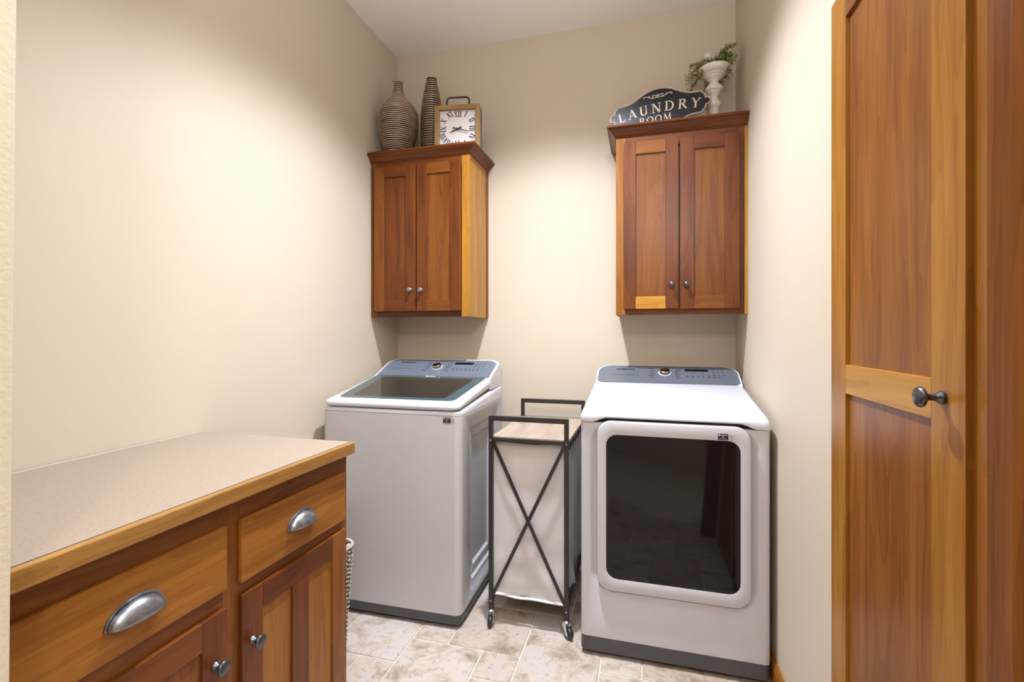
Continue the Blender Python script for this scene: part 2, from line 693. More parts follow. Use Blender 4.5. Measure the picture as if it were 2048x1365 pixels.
def baseboard(name, p0, p1, nrm):
    bmx = BM()
    prof = [(0, 0), (0.014, 0), (0.014, 0.062), (0.011, 0.07), (0.011, 0.076), (0.005, 0.086), (0, 0.088)]
    p0, p1, nrm = Vector(p0), Vector(p1), Vector(nrm)
    loft(bmx, [[p + nrm * a + Vector((0, 0, z)) for a, z in prof] for p in (p0, p1)], True, True, True)
    struct(name, bmx, wood('honey', 'y' if abs(nrm.x) > 0.5 else 'x'), smooth=False)


baseboard('baseboard_right', (W, -1.405, 0), (W, 0, 0), (-1, 0, 0))
baseboard('baseboard_back', (0.015, 0, 0), (W - 0.015, 0, 0), (0, -1, 0))

# wooden jamb at the right of the opening
bm = BM()
prism(bm, [(1.862, -2.176), (1.866, -2.182), (1.99, -2.182), (1.99, -2.139), (1.866, -2.139), (1.86, -2.142)], 'z', 0, 2.6)
struct('trim_1', bm, wood('mid', 'z'))
bm = BM()
box(bm, 1.905, 1.972, YF, -2.183, 0, 2.6)
struct('trim_2', bm, wood('mid', 'z'))


# ================================================================== CABINETRY
class Frame:
    """u across, v up, n outwards; boxes stay axis-aligned."""
    def __init__(self, o, u, n):
        self.o, self.u, self.n = Vector(o), Vector(u), Vector(n)

    def P(self, u, v, n):
        return self.o + self.u * u + Vector((0, 0, v)) + self.n * n

    def box(self, bm, u0, u1, v0, v1, n0, n1):
        a, b = self.P(u0, v0, n0), self.P(u1, v1, n1)
        box(bm, min(a.x, b.x), max(a.x, b.x), min(a.y, b.y), max(a.y, b.y), min(a.z, b.z), max(a.z, b.z))

    def mat(self, u, v, n):
        """local z -> outward normal, local x -> u, local y -> up."""
        M = Matrix((self.u, (0, 0, 1), self.n)).transposed().to_4x4()
        M.translation = self.P(u, v, n)
        return M


def ax(v):
    return 'x' if abs(v.x) > 0.5 else 'y'


def knob(F, u, v, n, parent, r=0.0165, mat=None, proj=1.0):
    b = BM()
    p = [(0.0095, 0), (0.0105, 0.002), (0.0095, 0.005), (0.0068, 0.0075), (0.0052, 0.012), (0.0055, 0.0165), (0.009, 0.02),
         (r * 0.94, 0.0225), (r, 0.0245), (r * 0.97, 0.0265), (r * 0.8, 0.0288), (r * 0.5, 0.0303), (0.0008, 0.0308)]
    lathe(b, [(a, z * proj) for a, z in p], 24, F.mat(u, v, n))
    return obj('knob', b, mat or M_pewter_d, parent, smooth=True)


def shaker_door(F, parent, u0, u1, v0, v1, n0, th, stile, rail, tones, mid=None, extra_rail=None, name='door'):
    """door mesh = the recessed panel; stiles and rails are its children. tones: panel, stile0, stile1, top, bottom."""
    rec = max(th * 0.42, 0.006)
    A = ax(F.u)
    b = BM()
    F.box(b, u0 + 0.008, u1 - 0.008, v0 + 0.008, v1 - 0.008, n0, n0 + th - rec)
    door = obj(name, b, wood(tones[0], 'z'), parent)

    def piece(nm, a, c, d, e, tone, axis):
        bb = BM()
        F.box(bb, a, c, d, e, n0, n0 + th)
        return obj(nm, bb, wood(tone, axis), door, bevel=0.0012)
    piece('stile', u0, u0 + stile, v0, v1, tones[1], 'z')
    piece('stile', u1 - stile, u1, v0, v1, tones[2], 'z')
    piece('rail', u0 + stile, u1 - stile, v1 - rail, v1, tones[3], A)
    piece('rail', u0 + stile, u1 - stile, v0, v0 + rail, tones[4], A)
    if mid:
        piece('stile', mid[0], mid[1], v0 + rail, v1 - rail, mid[2], 'z')
    if extra_rail:
        piece('rail', u0 + stile, u1 - stile, extra_rail[0], extra_rail[1], extra_rail[2], A)
    return door


def crown(bm, path, prof):
    """path: list of xy points along the cabinet, profile (out, z); mitred."""
    P = [Vector((p[0], p[1])) for p in path]
    rings = []
    for i, p in enumerate(P):
        dirs = []
        if i > 0:
            dirs.append((P[i] - P[i - 1]).normalized())
        if i < len(P) - 1:
            dirs.append((P[i + 1] - P[i]).normalized())
        ns = [Vector((d.y, -d.x)) for d in dirs]
        if len(ns) == 2:
            m = (ns[0] + ns[1])
            m = m / m.dot(ns[0])
        else:
            m = ns[0]
        rings.append([(p.x + m.x * o_, p.y + m.y * o_, z) for o_, z in prof])
    loft(bm, rings, True, True, True)


CROWN = [(-0.002, 2.247), (0.004, 2.247), (0.006, 2.252), (0.010, 2.254), (0.014, 2.262), (0.021, 2.271), (0.029, 2.277), (0.034, 2.282), (0.036, 2.286),
         (0.041, 2.287), (0.0425, 2.290), (0.0425, 2.297), (0.041, 2.299), (-0.002, 2.299)]
CD = 0.3135
CZ0, CZ1 = 1.370, 2.2855

# ---- left wall cabinet
cab = thing('wall_cabinet', 'cherry wood wall cabinet above the washing machine, carrying the clock and vases', 'cabinet', (0.30, -0.16, CZ0))
inv = Matrix.Translation(-Vector(cab.location))


def local_thing(t, builder):
    pass


def sub(parent_thing):
    """parts are written in room coordinates; this offsets them to the thing's base."""
    return Matrix.Translation(-Vector(parent_thing.location))


def rebase(t):
    """move the meshes of all parts of t into its local space (they were built in room coordinates)."""
    M = Matrix.Translation(-Vector(t.location))
    seen = set()

    def go(o):
        for c in o.children:
            if c.type == 'MESH' and c.data.name not in seen:
                seen.add(c.data.name)
                c.data.transform(M)
            go(c)
    go(t)


bm = BM()
box(bm, 0.006, 0.6005, -CD + 0.019, -0.004, CZ0 + 0.02, CZ1 - 0.003)
obj('carcass', bm, wood('mid', 'z'), cab)
bm = BM(); box(bm, 0.6005, 0.6025, -CD + 0.019, -0.004, CZ0, CZ1 - 0.004)
obj('side_panel', bm, wood('light', 'z'), cab)
bm = BM(); box(bm, 0.6025, 0.6065, -0.03, -0.003, CZ0, 2.248)
obj('scribe_strip', bm, wood('mid', 'z'), cab, bevel=0.001)
FL = Frame((0, -CD + 0.019, 0), (1, 0, 0), (0, -1, 0))


def fpiece(nm, F, par, a, c, d, e, tone, axis, n0=0.0, n1=0.019, bev=0.001):
    b = BM()
    F.box(b, a, c, d, e, n0, n1)
    return obj(nm, b, wood(tone, axis), par, bevel=bev)


fpiece('filler_strip', FL, cab, 0.003, 0.0165, CZ0, 2.248, 'mid', 'z')
fpiece('face_stile', FL, cab, 0.0175, 0.045, CZ0, 2.248, 'mid', 'z')
fpiece('face_stile', FL, cab, 0.556, 0.6025, CZ0, 2.248, 'light', 'z')
fpiece('face_rail', FL, cab, 0.045, 0.556, 2.19, 2.248, 'red', 'x')  # darker tone paints in the shade below the crown
fpiece('face_rail', FL, cab, 0.045, 0.556, CZ0, 1.425, 'dark', 'x')
d = shaker_door(FL, cab, 0.034, 0.2905, 1.402, 2.214, 0.0195, 0.019, 0.062, 0.058, ('red', 'mid', 'red', 'red', 'red'))  # upper door tones chosen darker to paint in the shade on their fronts
knob(FL, 0.262, 1.5185, 0.0385, d, 0.0135, M_pewter)
d = shaker_door(FL, cab, 0.2965, 0.5545, 1.402, 2.214, 0.0195, 0.019, 0.062, 0.058, ('mid', 'red', 'red', 'mid', 'mid'))
knob(FL, 0.3265, 1.5165, 0.0385, d, 0.0135, M_pewter)
bm = BM()
crown(bm, [(0.004, -CD), (0.6025, -CD), (0.6025, -0.003)], CROWN)
obj('crown_moulding', bm, wood('red', 'x'), cab)
bm = BM(); box(bm, 0.006, 0.5995, -CD + 0.002, -0.004, CZ1 - 0.003, CZ1 + 0.0)
obj('top_board', bm, wood('mid', 'x'), cab)
rebase(cab)

# ---- right wall cabinet
cab2 = thing('wall_cabinet', 'cherry wood wall cabinet above the dryer, carrying the laundry sign and urn', 'cabinet', (1.67, -0.16, CZ0))
X0, X1 = 1.3744, 1.9735
bm = BM()
box(bm, X0 + 0.002, X1 - 0.004, -CD + 0.019, -0.004, CZ0 + 0.02, CZ1 - 0.003)
obj('carcass', bm, wood('mid', 'z'), cab2)
bm = BM(); box(bm, X0, X0 + 0.002, -CD + 0.019, -0.004, CZ0, CZ1 - 0.004)
obj('side_panel', bm, wood('honey', 'z'), cab2)
fpiece('face_stile', FL, cab2, X0, 1.42, CZ0, 2.248, 'honey', 'z')
fpiece('face_stile', FL, cab2, 1.93, 1.9585, CZ0, 2.248, 'red', 'z')
fpiece('filler_strip', FL, cab2, 1.9595, X1, CZ0, 2.248, 'light', 'z')
fpiece('face_rail', FL, cab2, 1.42, 1.93, 2.19, 2.248, 'red', 'x')
fpiece('face_rail', FL, cab2, 1.42, 1.93, CZ0, 1.425, 'red', 'x')
d = shaker_door(FL, cab2, 1.4115, 1.6665, 1.398, 2.214, 0.0195, 0.019, 0.058, 0.06, ('mid', 'red', 'red', 'mid', 'light'))  # shade on these door fronts is painted in too, by darker wood tones
knob(FL, 1.6365, 1.5125, 0.0385, d, 0.0135, M_pewter_d)
d = shaker_door(FL, cab2, 1.6745, 1.9365, 1.396, 2.214, 0.0195, 0.019, 0.064, 0.06, ('mid', 'red', 'red', 'red', 'mid'))
knob(FL, 1.703, 1.5115, 0.0385, d, 0.0135, M_pewter_d)
bm = BM()
crown(bm, [(X0, -0.003), (X0, -CD), (X1 - 0.001, -CD)], CROWN)
obj('crown_moulding', bm, wood('red', 'x'), cab2)
bm = BM(); box(bm, X0 + 0.003, X1 - 0.004, -CD + 0.002, -0.004, CZ1 - 0.003, CZ1)
obj('top_board', bm, wood('mid', 'x'), cab2)
rebase(cab2)

# ---- base cabinet
base = thing('base_cabinet', 'cherry wood base cabinet with two drawers, two doors and pewter pulls', 'cabinet', (0.29, -1.87, 0))
Y0, Y1 = YF + 0.004, -1.4135
bm = BM()
box(bm, 0.004, 0.569, Y0, Y1 - 0.002, 0.10, 0.898)
obj('carcass', bm, wood('mid', 'z'), base)
bm = BM(); box(bm, 0.004, 0.569, Y1 - 0.002, Y1, 0.0, 0.898)
obj('side_panel', bm, wood('honey', 'z'), base)
bm = BM(); box(bm, 0.06, 0.52, Y0, Y1 - 0.003, 0.0, 0.10)
obj('toe_kick', bm, wood('dark', 'y'), base)
FB = Frame((0.570, 0, 0), (0, 1, 0), (1, 0, 0))
fpiece('face_stile', FB, base, Y1 - 0.036, Y1, 0.10, 0.898, 'mid', 'z')
fpiece('face_stile', FB, base, -1.8845, -1.8385, 0.10, 0.898, 'mid', 'z')
fpiece('face_stile', FB, base, Y0, Y0 + 0.04, 0.10, 0.898, 'mid', 'z')
for a, c in ((Y0 + 0.04, -1.8845), (-1.8385, Y1 - 0.036)):
    fpiece('face_rail', FB, base, a, c, 0.825, 0.898, 'mid', 'y')
    fpiece('face_rail', FB, base, a, c, 0.655, 0.705, 'mid', 'y')
    fpiece('face_rail', FB, base, a, c, 0.10, 0.13, 'mid', 'y')


def cup_pull(F, u, v, n, parent, a=0.051, h=0.034, dp=0.026):
    b = BM()
    NU, NV = 20, 8
    rows = []
    for j in range(NV + 1):
        ph = j / NV * PI / 2
        row = []
        for i in range(NU + 1):
            th_ = i / NU * PI
            cu = math.cos(th_)
            sn = max(math.sin(th_), 0.0)
            row.append(F.P(u + a * cu, v + h * sn * math.cos(ph) - 0.001, n + 0.002 + dp * sn ** 0.75 * math.sin(ph)))
        rows.append(row)
    loft(b, rows, False)
    # flange against the drawer front
    out, inn, outb = [], [], []
    for i in range(NU + 1):
        th_ = i / NU * PI
        out.append(F.P(u + (a + 0.004) * math.cos(th_), v + (h + 0.004) * math.sin(th_), n + 0.0025))
        outb.append(F.P(u + (a + 0.005) * math.cos(th_), v + (h + 0.005) * math.sin(th_), n))
        inn.append(F.P(u + a * 0.96 * math.cos(th_), v + h * 0.96 * math.sin(th_), n + 0.0025))
    loft(b, [outb, out, inn], False)
    o = obj('handle', b, M_pewter, parent, smooth=True)
    md = o.modifiers.new('solid', 'SOLIDIFY')
    md.thickness = 0.0014
    md.offset = 0
    return o


def drawer(u0, u1, v0, v1, tone, pu, pv):
    b = BM()
    FB.box(b, u0, u1, v0, v1, 0.0195, 0.0305)
    o = obj('drawer', b, wood(tone, 'y'), base, bevel=0.0015)
    cup_pull(FB, pu, pv, 0.0305, o)


drawer(-1.8425, -1.4345, 0.693, 0.842, 'honey', -1.638, 0.757)
drawer(Y0 + 0.012, -1.8825, 0.700, 0.8435, 'honey', -2.087, 0.756)
d = shaker_door(FB, base, -1.8405, -1.4345, 0.115, 0.663, 0.0195, 0.011, 0.064, 0.062, ('honey', 'red', 'amber', 'red', 'mid'), mid=(-1.672, -1.607, 'red'))
knob(FB, -1.810, 0.5415, 0.0305, d, 0.0165, M_pewter_d)
d = shaker_door(FB, base, Y0 + 0.012, -1.8825, 0.115, 0.659, 0.0195, 0.011, 0.064, 0.062, ('amber', 'red', 'red', 'mid', 'mid'), mid=(-2.13, -2.065, 'red'))
knob(FB, -1.915, 0.5475, 0.0305, d, 0.0165, M_pewter_d)
rebase(base)

# ---- worktop
top = thing('worktop', 'beige laminate worktop with a honey wood front edge on the base cabinet', 'countertop', (0.31, -1.87, 0.8985))
KZ = 0.9325
bm = BM()
box(bm, 0.003, 0.6035, YF + 0.003, -1.411, KZ - 0.034, KZ)
obj('laminate_slab', bm, M_lam, top, bevel=0.0015)
bm = BM()
prism(bm, [(0.6045, YF + 0.003), (0.6226, YF + 0.003), (0.6226, -1.417), (0.6166, -1.411), (0.6045, -1.411)], 'z', KZ - 0.034, KZ)
obj('wood_edge', bm, wood('edge', 'y'), top, bevel=0.0025)
bm = BM()
box(bm, 0.6032, 0.6047, YF + 0.003, -1.412, KZ - 0.002, KZ + 0.0002)
obj('edge_seam', bm, plain('seam_brown', srgb(96, 88, 80), 0.7), top)
bm = BM()
prism(bm, [(0.0032, KZ), (0.006, KZ), (0.0032, KZ + 0.003)], 'y', YF + 0.004, -1.413)
obj('caulk_bead', bm, plain('caulk', srgb(168, 156, 138), 0.6), top)
rebase(top)

# ---- pantry doors in the right wall
pan = thing('pantry_door', 'tall cherry wood two-panel pantry door with a round knob', 'door', (1.962, -1.67, 0))
FP = Frame((1.9735, 0, 0), (0, 1, 0), (-1, 0, 0))
fpiece('face_stile', FP, pan, -1.966, -1.925, 0.09, 2.10, 'honey', 'z', 0.0, 0.010)
d = shaker_door(FP, pan, -1.9275, -1.412, 0.06, 2.0826, 0.0005, 0.0185, 0.086, 0.078, ('amber', 'gold', 'gold', 'amber', 'amber'), extra_rail=(1.142, 1.2085, 'light'))
knob(FP, -1.8755, 1.1815, 0.0185, d, 0.0165, M_pewter_d, 1.25)
rebase(pan)


# ================================================================== APPLIANCES
def recess_face(bm, P, cx, cy, wd, h, r, depths, insets, outer, seg=7):
    """face in the plane given by P(a, b, depth): outer rectangle, then stepped rounded recesses."""
    n = 4 * (seg + 1)
    rings = [[P(a, b, 0) for a, b in rrect(outer[0], outer[1], outer[2], outer[3], 0.0008, seg)]]
    for dp, ins in zip(depths, insets):
        rr = max(r - ins * 0.5, 0.01)
        rings.append([P(a, b, dp) for a, b in rrect(cx, cy, wd - 2 * ins, h - 2 * ins, rr, seg)])
    loft(bm, rings, True, False, True)


def appliance_shell(bm, hw, dep, z0, z1, r, skip, seg=6):
    """rounded-corner wall; skip: set of 'front','right','left' flat strips left open."""
    pts = rrect(0, dep / 2, 2 * hw, dep, r, seg)
    n = len(pts)
    A = [bm.verts.new((p[0], p[1], z0)) for p in pts]
    B = [bm.verts.new((p[0], p[1], z1)) for p in pts]
    for i in range(n):
        j = (i + 1) % n
        (x0, y0), (x1, y1) = pts[i], pts[j]
        if 'right' in skip and abs(x0 - hw) < 1e-6 and abs(x1 - hw) < 1e-6:
            continue
        if 'left' in skip and abs(x0 + hw) < 1e-6 and abs(x1 + hw) < 1e-6:
            continue
        if 'front' in skip and abs(y0) < 1e-6 and abs(y1) < 1e-6:
            continue
        bm.faces.new((A[i], A[j], B[j], B[i]))
    bm.faces.new(B)
    bm.faces.new(A[::-1])


def console_rings(hw, y0, z0b, z0, y1, z1, yb, zb, rc, off=0.0, nx=40):
    """cross-sections of a reclined control console with rounded upper corners."""
    L = math.hypot(y1 - y0, z1 - z0)
    rings = []
    for i in range(nx + 1):
        t = -math.cos(PI * i / nx)
        x = hw * t
        dx = hw - abs(x)
        cut = 0.0
        if dx < rc:
            cut = rc - math.sqrt(max(rc * rc - (rc - dx) ** 2, 0))
        k = max((L - cut) / L, 0.02)
        yt, zt = y0 + (y1 - y0) * k, z0 + (z1 - z0) * k
        drop = z1 - zt
        rings.append([(x, y0, z0b), (x, y0, z0 - 0.004), (x, y0 + 0.004, z0), (x, yt - 0.006 * k, zt - 0.001), (x, yt + 0.004, zt),
                      (x, yt + 0.016 + (yb - yt - 0.03) * 0.35, zt - 0.008), (x, yb - 0.012, max(zt - 0.035, zb + 0.004)), (x, yb, max(zt - 0.06, zb + 0.002)), (x, yb, zb)])
    return rings


def panel_sheet(hw, y0, z0, y1, z1, rc, m, lift, nx=44, chamfer=0.0):
    L = math.hypot(y1 - y0, z1 - z0)
    ny, nz = -(z1 - z0) / L, (y1 - y0) / L
    rings = []
    for i in range(nx + 1):
        t = -math.cos(PI * i / nx)
        x = (hw - m) * t
        dx = (hw - m) - abs(x)
        rcm = rc - m * 0.5
        cut = 0.0
        if dx < rcm:
            cut = rcm - math.sqrt(max(rcm * rcm - (rcm - dx) ** 2, 0))
        lo = 0.004 + max(0.0, chamfer - dx)
        hi = max(L - m - cut, lo + 0.004)
        ring = []
        for s, l in ((lo, 0.0), (lo, lift), (lo + (hi - lo) * 0.5, lift), (hi, lift), (hi, 0.0)):
            ring.append((x, y0 + (y1 - y0) * s / L + ny * l, z0 + (z1 - z0) * s / L + nz * l))
        rings.append(ring)
    return rings


def panel_matrix(x, s, y0, z0, y1, z1, lift):
    """frame on the sloping panel: local x right, local y up the slope, local z outwards; s metres from the lower edge."""
    L = math.hypot(y1 - y0, z1 - z0)
    up = Vector((0, (y1 - y0) / L, (z1 - z0) / L))
    nr = Vector((0, -(z1 - z0) / L, (y1 - y0) / L))
    M = Matrix((Vector((1, 0, 0)), up, nr)).transposed().to_4x4()
    M.translation = Vector((x, y0, z0)) + up * s + nr * lift
    return M


def flat_rect(bm, M, x0, x1, y0, y1, h=0.0004):
    vs = [M @ Vector(p) for p in ((x0, y0, h), (x1, y0, h), (x1, y1, h), (x0, y1, h))]
    v2 = [M @ Vector(p) for p in ((x0, y0, -h), (x1, y0, -h), (x1, y1, -h), (x0, y1, -h))]
    loft(bm, [v2, vs], True, True, True)


def console_details(t, hw, y0, z0, y1, z1, lift, dialx, rnd, logo_x, disp_x, logo_s, ds=0.55, dhw=0.055):
    L = math.hypot(y1 - y0, z1 - z0)
    PM = lambda x, s, l=0.0004: panel_matrix(x, s, y0, z0, y1, z1, lift + l)
    pm = [c for c in t.children if c.name.startswith('control_panel')][0]
    obj('brand_lettering', text_bm('SAMSUNG', 0.0185, PM(logo_x, L * logo_s), 0.0003, 1.1, 0.0011), M_print, pm)
    # small printed captions: too small to read in the photograph, short dashes
    b = BM()
    M = PM(0, 0)
    x = logo_x - 0.062
    while x < logo_x + 0.062:
        l = rnd.uniform(0.004, 0.011)
        flat_rect(b, M, x, x + l, L * 0.40, L * 0.40 + 0.0035, 0.0003)
        x += l + rnd.choice((0.0015, 0.0015, 0.005))
    obj('caption_print', b, M_print, pm, kind='stuff')
    b = BM()
    for side in (-1, 1):
        for k in range(6):
            l = rnd.uniform(0.016, 0.03)
            s = L * (0.30 + 0.095 * k)
            a = dialx + side * (0.046 + 0.006 * abs(k - 2.5) / 2.5)
            x0, x1 = (a, a + l) if side > 0 else (a - l, a)
            flat_rect(b, M, x0, x1, s, s + 0.0042, 0.0003)
    obj('cycle_print', b, M_print, pm, kind='stuff')
    b = BM()
    for k in range(7):
        x = disp_x - 0.05 + k * 0.024
        l = rnd.uniform(0.010, 0.018)
        flat_rect(b, M, x, x + l, L * 0.36, L * 0.36 + 0.004, 0.0003)
        flat_rect(b, M, x + 0.002, x + l - 0.003, L * 0.44, L * 0.44 + 0.0035, 0.0003)
    for k in range(3):
        for j in range(3):
            x = disp_x + 0.072 + k * 0.022
            flat_rect(b, M, x, x + rnd.uniform(0.006, 0.013), L * (0.5 + 0.14 * j), L * (0.5 + 0.14 * j) + 0.004, 0.0003)
    obj('button_print', b, M_print, pm, kind='stuff')
    b = BM()
    flat_rect(b, M, disp_x - dhw, disp_x + dhw, L * 0.68, L * 0.80, 0.0005)
    obj('display', b, M_black, pm)
    b = BM()
    lathe(b, [(0.029, 0), (0.031, 0.0008), (0.031, 0.0015), (0.027, 0.002)], 32, PM(dialx, L * ds))
    obj('dial_ring', b, M_white, pm, smooth=True)
    b = BM()
    lathe(b, [(0.0255, 0), (0.0255, 0.012), (0.0245, 0.0165), (0.022, 0.0185), (0.018, 0.019), (0.001, 0.0205)], 36, PM(dialx, L * ds, 0.001))
    obj('dial', b, M_dial, pm, smooth=True)


def sticker(t, x, y, z, blue=False):
    b = BM()
    M = Matrix(((1, 0, 0, x), (0, 0, -1, y), (0, 1, 0, z), (0, 0, 0, 1)))
    flat_rect(b, M, -0.0175, 0.0175, -0.0115, 0.0115, 0.0004)
    s = obj('sticker', b, M_sticker, t, label='small black information sticker')
    b = BM()
    flat_rect(b, M, -0.0155, -0.0115, 0.004, 0.009, 0.0006)
    for i in range(7):
        flat_rect(b, M, -0.009 + i * 0.0034, -0.0065 + i * 0.0034, 0.0052, 0.0078, 0.0006)
    flat_rect(b, M, -0.003, 0.003, -0.001, 0.0015, 0.0006)
    obj('sticker_print', b, M_stickw, s)
    b = BM()
    for j in range(2):
        for i in range(6):
            flat_rect(b, M, -0.013 + i * 0.0044, -0.010 + i * 0.0044, -0.0055 - j * 0.0035, -0.0040 - j * 0.0035, 0.0006)
    obj('sticker_print', b, M_stickg, s)
    b = BM()
    flat_rect(b, M, 0.0215, 0.034, -0.009, 0.0085, 0.0004)
    s2 = obj('sticker', b, M_stickg, t, label='small pale grey sticker')
    if blue:
        b = BM()
        flat_rect(b, M, -0.0172, -0.0095, 0.0015, 0.0112, 0.0005)
        obj('sticker_print', b, M_stickb, s)


# ---------------- washer
WX, WY = 0.0626 + 0.343, -0.8283
wash = thing('washing_machine', 'white top-loading washing machine with tinted glass lid beside the left wall', 'washer', (WX, WY, 0), 0.0093)
HW, DEP = 0.343, 0.668
bm = BM()
appliance_shell(bm, HW, DEP, 0.0603, 0.920, 0.030, {'right'})
recess_face(bm, lambda a, b, dp: (HW - dp, a, b), 0.335, 0.49, 0.45, 0.80, 0.05,
            [0.0, 0.009, 0.009, 0.019, 0.019, 0.029], [0.0, 0.010, 0.045, 0.055, 0.095, 0.105], (DEP / 2, (0.0603 + 0.920) / 2, DEP - 0.06, 0.920 - 0.0603))
obj('cabinet_body', bm, M_body, wash, smooth=True, merge=True)
bm = BM()
appliance_shell(bm, HW - 0.002, DEP - 0.004, 0.0195, 0.0598, 0.03, set())
obj('plinth', bm, M_plinth, wash, bevel=0.003, smooth=False)
for fx, fy in ((-0.29, 0.05), (0.29, 0.05), (-0.29, 0.6), (0.29, 0.6)):
    bm = BM()
    lathe(bm, [(0.02, 0.0), (0.022, 0.004), (0.018, 0.0195)], 16, Matrix.Translation((fx, fy, 0)))
    obj('foot', bm, M_foot, wash, smooth=True)
# top cover: a wedge that rises to the back
bm = BM()
secs = []
for inset, dz in ((0.0, 0.0), (0.0, 0.70), (0.003, 0.9), (0.010, 1.0)):
    pts = rrect(0, DEP / 2, 2 * (HW - inset), DEP - 2 * inset, 0.036, 6)
    ring = []
    for x, y in pts:
        zt = 0.938 + 0.058 * y / DEP
        ring.append((x, y, 0.9215 + (zt - 0.9215) * dz))
    secs.append(ring)
loft(bm, secs, True, True, True)
obj('top_cover', bm, M_white, wash, smooth=True)
# lid
LY0, LY1 = -0.004, 0.455
bm = BM()
secs = []
zl0 = lambda y: 0.9435 + (0.990 - 0.9435) * (y - LY0) / (LY1 - LY0)
zl1 = lambda y: 0.968 + (1.048 - 0.968) * (y - LY0) / (LY1 - LY0)
for inset, k in ((0.010, 0.0), (0.002, 0.18), (0.0, 0.4), (0.0, 0.62), (0.004, 0.85), (0.013, 1.0)):
    ring = []
    for x, y in rrect(0, (LY0 + LY1) / 2, 2 * (HW - 0.006 - inset), (LY1 - LY0) - inset, 0.034, 6):
        yy = min(max(y, LY0), LY1)
        if y > LY1 - 0.036:
            # square rear corners
            x = math.copysign(HW - 0.006 - inset, x)
        ring.append((x, y, zl0(yy) * (1 - k) + zl1(yy) * k))
    secs.append(ring)
loft(bm, secs, True, True, True)
lid = obj('lid', bm, M_white, wash, smooth=True)


def lid_plate(w0, w1, ya, yb, r, lift, th=0.0015):
    """trapezoid with rounded front corners lying on the lid slope."""
    out = []
    for x, y in rrect(0, (ya + yb) / 2, 2.0, yb - ya, r, 6):
        k = (y - ya) / (yb - ya)
        hw_ = w0 + (w1 - w0) * k
        sx = math.copysign(1, x)
        xx = sx * (hw_ - (1.0 - abs(x)))
        if y > yb - r and abs(x) < 1.0:
            y = yb if abs(x) < 1.0 - r * 0.98 else y
        out.append((xx, y))
    bmx = BM()
    lo = [(x, y, zl1(y) + lift - th) for x, y in out]
    hi = [(x, y, zl1(y) + lift) for x, y in out]
    loft(bmx, [lo, hi], True, True, True)
    return bmx


obj('lid_glass', lid_plate(0.292, 0.318, 0.052, 0.455, 0.03, 0.0012), M_glass_rim, lid)
obj('glass_window', lid_plate(0.238, 0.262, 0.085, 0.415, 0.02, 0.0018), M_glass_dark, lid)
bm = BM()
M = Matrix.Translation((0.005, 0.438, zl1(0.438) + 0.003)) @ Matrix.Rotation(0.17, 4, 'X')
for p in rrect(0, 0, 0.06, 0.026, 0.006, 4):
    pass
prm = rrect(0, 0, 0.058, 0.022, 0.006, 4)
loft(bm, [[M @ Vector((x, y, -0.002)) for x, y in prm], [M @ Vector((x, y, 0.001)) for x, y in prm], [M @ Vector((x * 0.8, y * 0.6, 0.001)) for x, y in prm], [M @ Vector((x * 0.7, y * 0.5, -0.0015)) for x, y in prm]], True, True, True)
obj('lid_latch', bm, plain('latch_clear', srgb(140, 160, 162), 0.1, spec=0.7), lid, smooth=True)
# console
CY0, CZA, CY1, CZB = 0.456, 1.0455, 0.652, 1.128
bm = BM()
loft(bm, console_rings(HW - 0.004, CY0, 0.985, CZA, CY1, CZB, DEP, 0.99, 0.062), True, True, True)
obj('console_housing', bm, M_white, wash, smooth=True)
bm = BM()
loft(bm, panel_sheet(HW - 0.004, CY0, CZA, CY1, CZB, 0.062, 0.014, 0.002), True, True, True)
obj('control_panel', bm, M_panel, wash, smooth=True)
console_details(wash, HW, CY0, CZA, CY1, CZB, 0.002, -0.005, random.Random(3), -0.205, 0.138, 0.76, 0.50)
sticker(wash, HW - 0.062, -0.0006, 0.902)

# ---------------- dryer
DX, DY = 1.2648 + 0.343, -0.8358
dry = thing('clothes_dryer', 'white front-loading clothes dryer with dark glass door beside the right wall', 'dryer', (DX, DY, 0), -0.0085)
DD = 0.70
bm = BM()
appliance_shell(bm, HW, DD, 0.0773, 0.9265, 0.018, {'front'})
recess_face(bm, lambda a, b, dp: (a, dp, b), 0.0, 0.592, 0.612, 0.668, 0.075,
            [0.0, 0.004, 0.016, 0.02], [0.0, 0.006, 0.016, 0.03], (0, (0.0773 + 0.9265) / 2, 2 * HW - 0.036, 0.9265 - 0.0773))
obj('cabinet_body', bm, M_body, dry, smooth=True, merge=True)
bm = BM()
appliance_shell(bm, HW - 0.001, DD - 0.004, 0.0195, 0.0768, 0.018, set())
obj('plinth', bm, M_plinth, dry, bevel=0.003)
for fx, fy in ((-0.29, 0.06), (0.29, 0.06), (-0.29, 0.62), (0.29, 0.62)):
    bm = BM()
    lathe(bm, [(0.02, 0.0), (0.022, 0.004), (0.018, 0.0195)], 16, Matrix.Translation((fx, fy, 0)))
    obj('foot', bm, M_foot, dry, smooth=True)
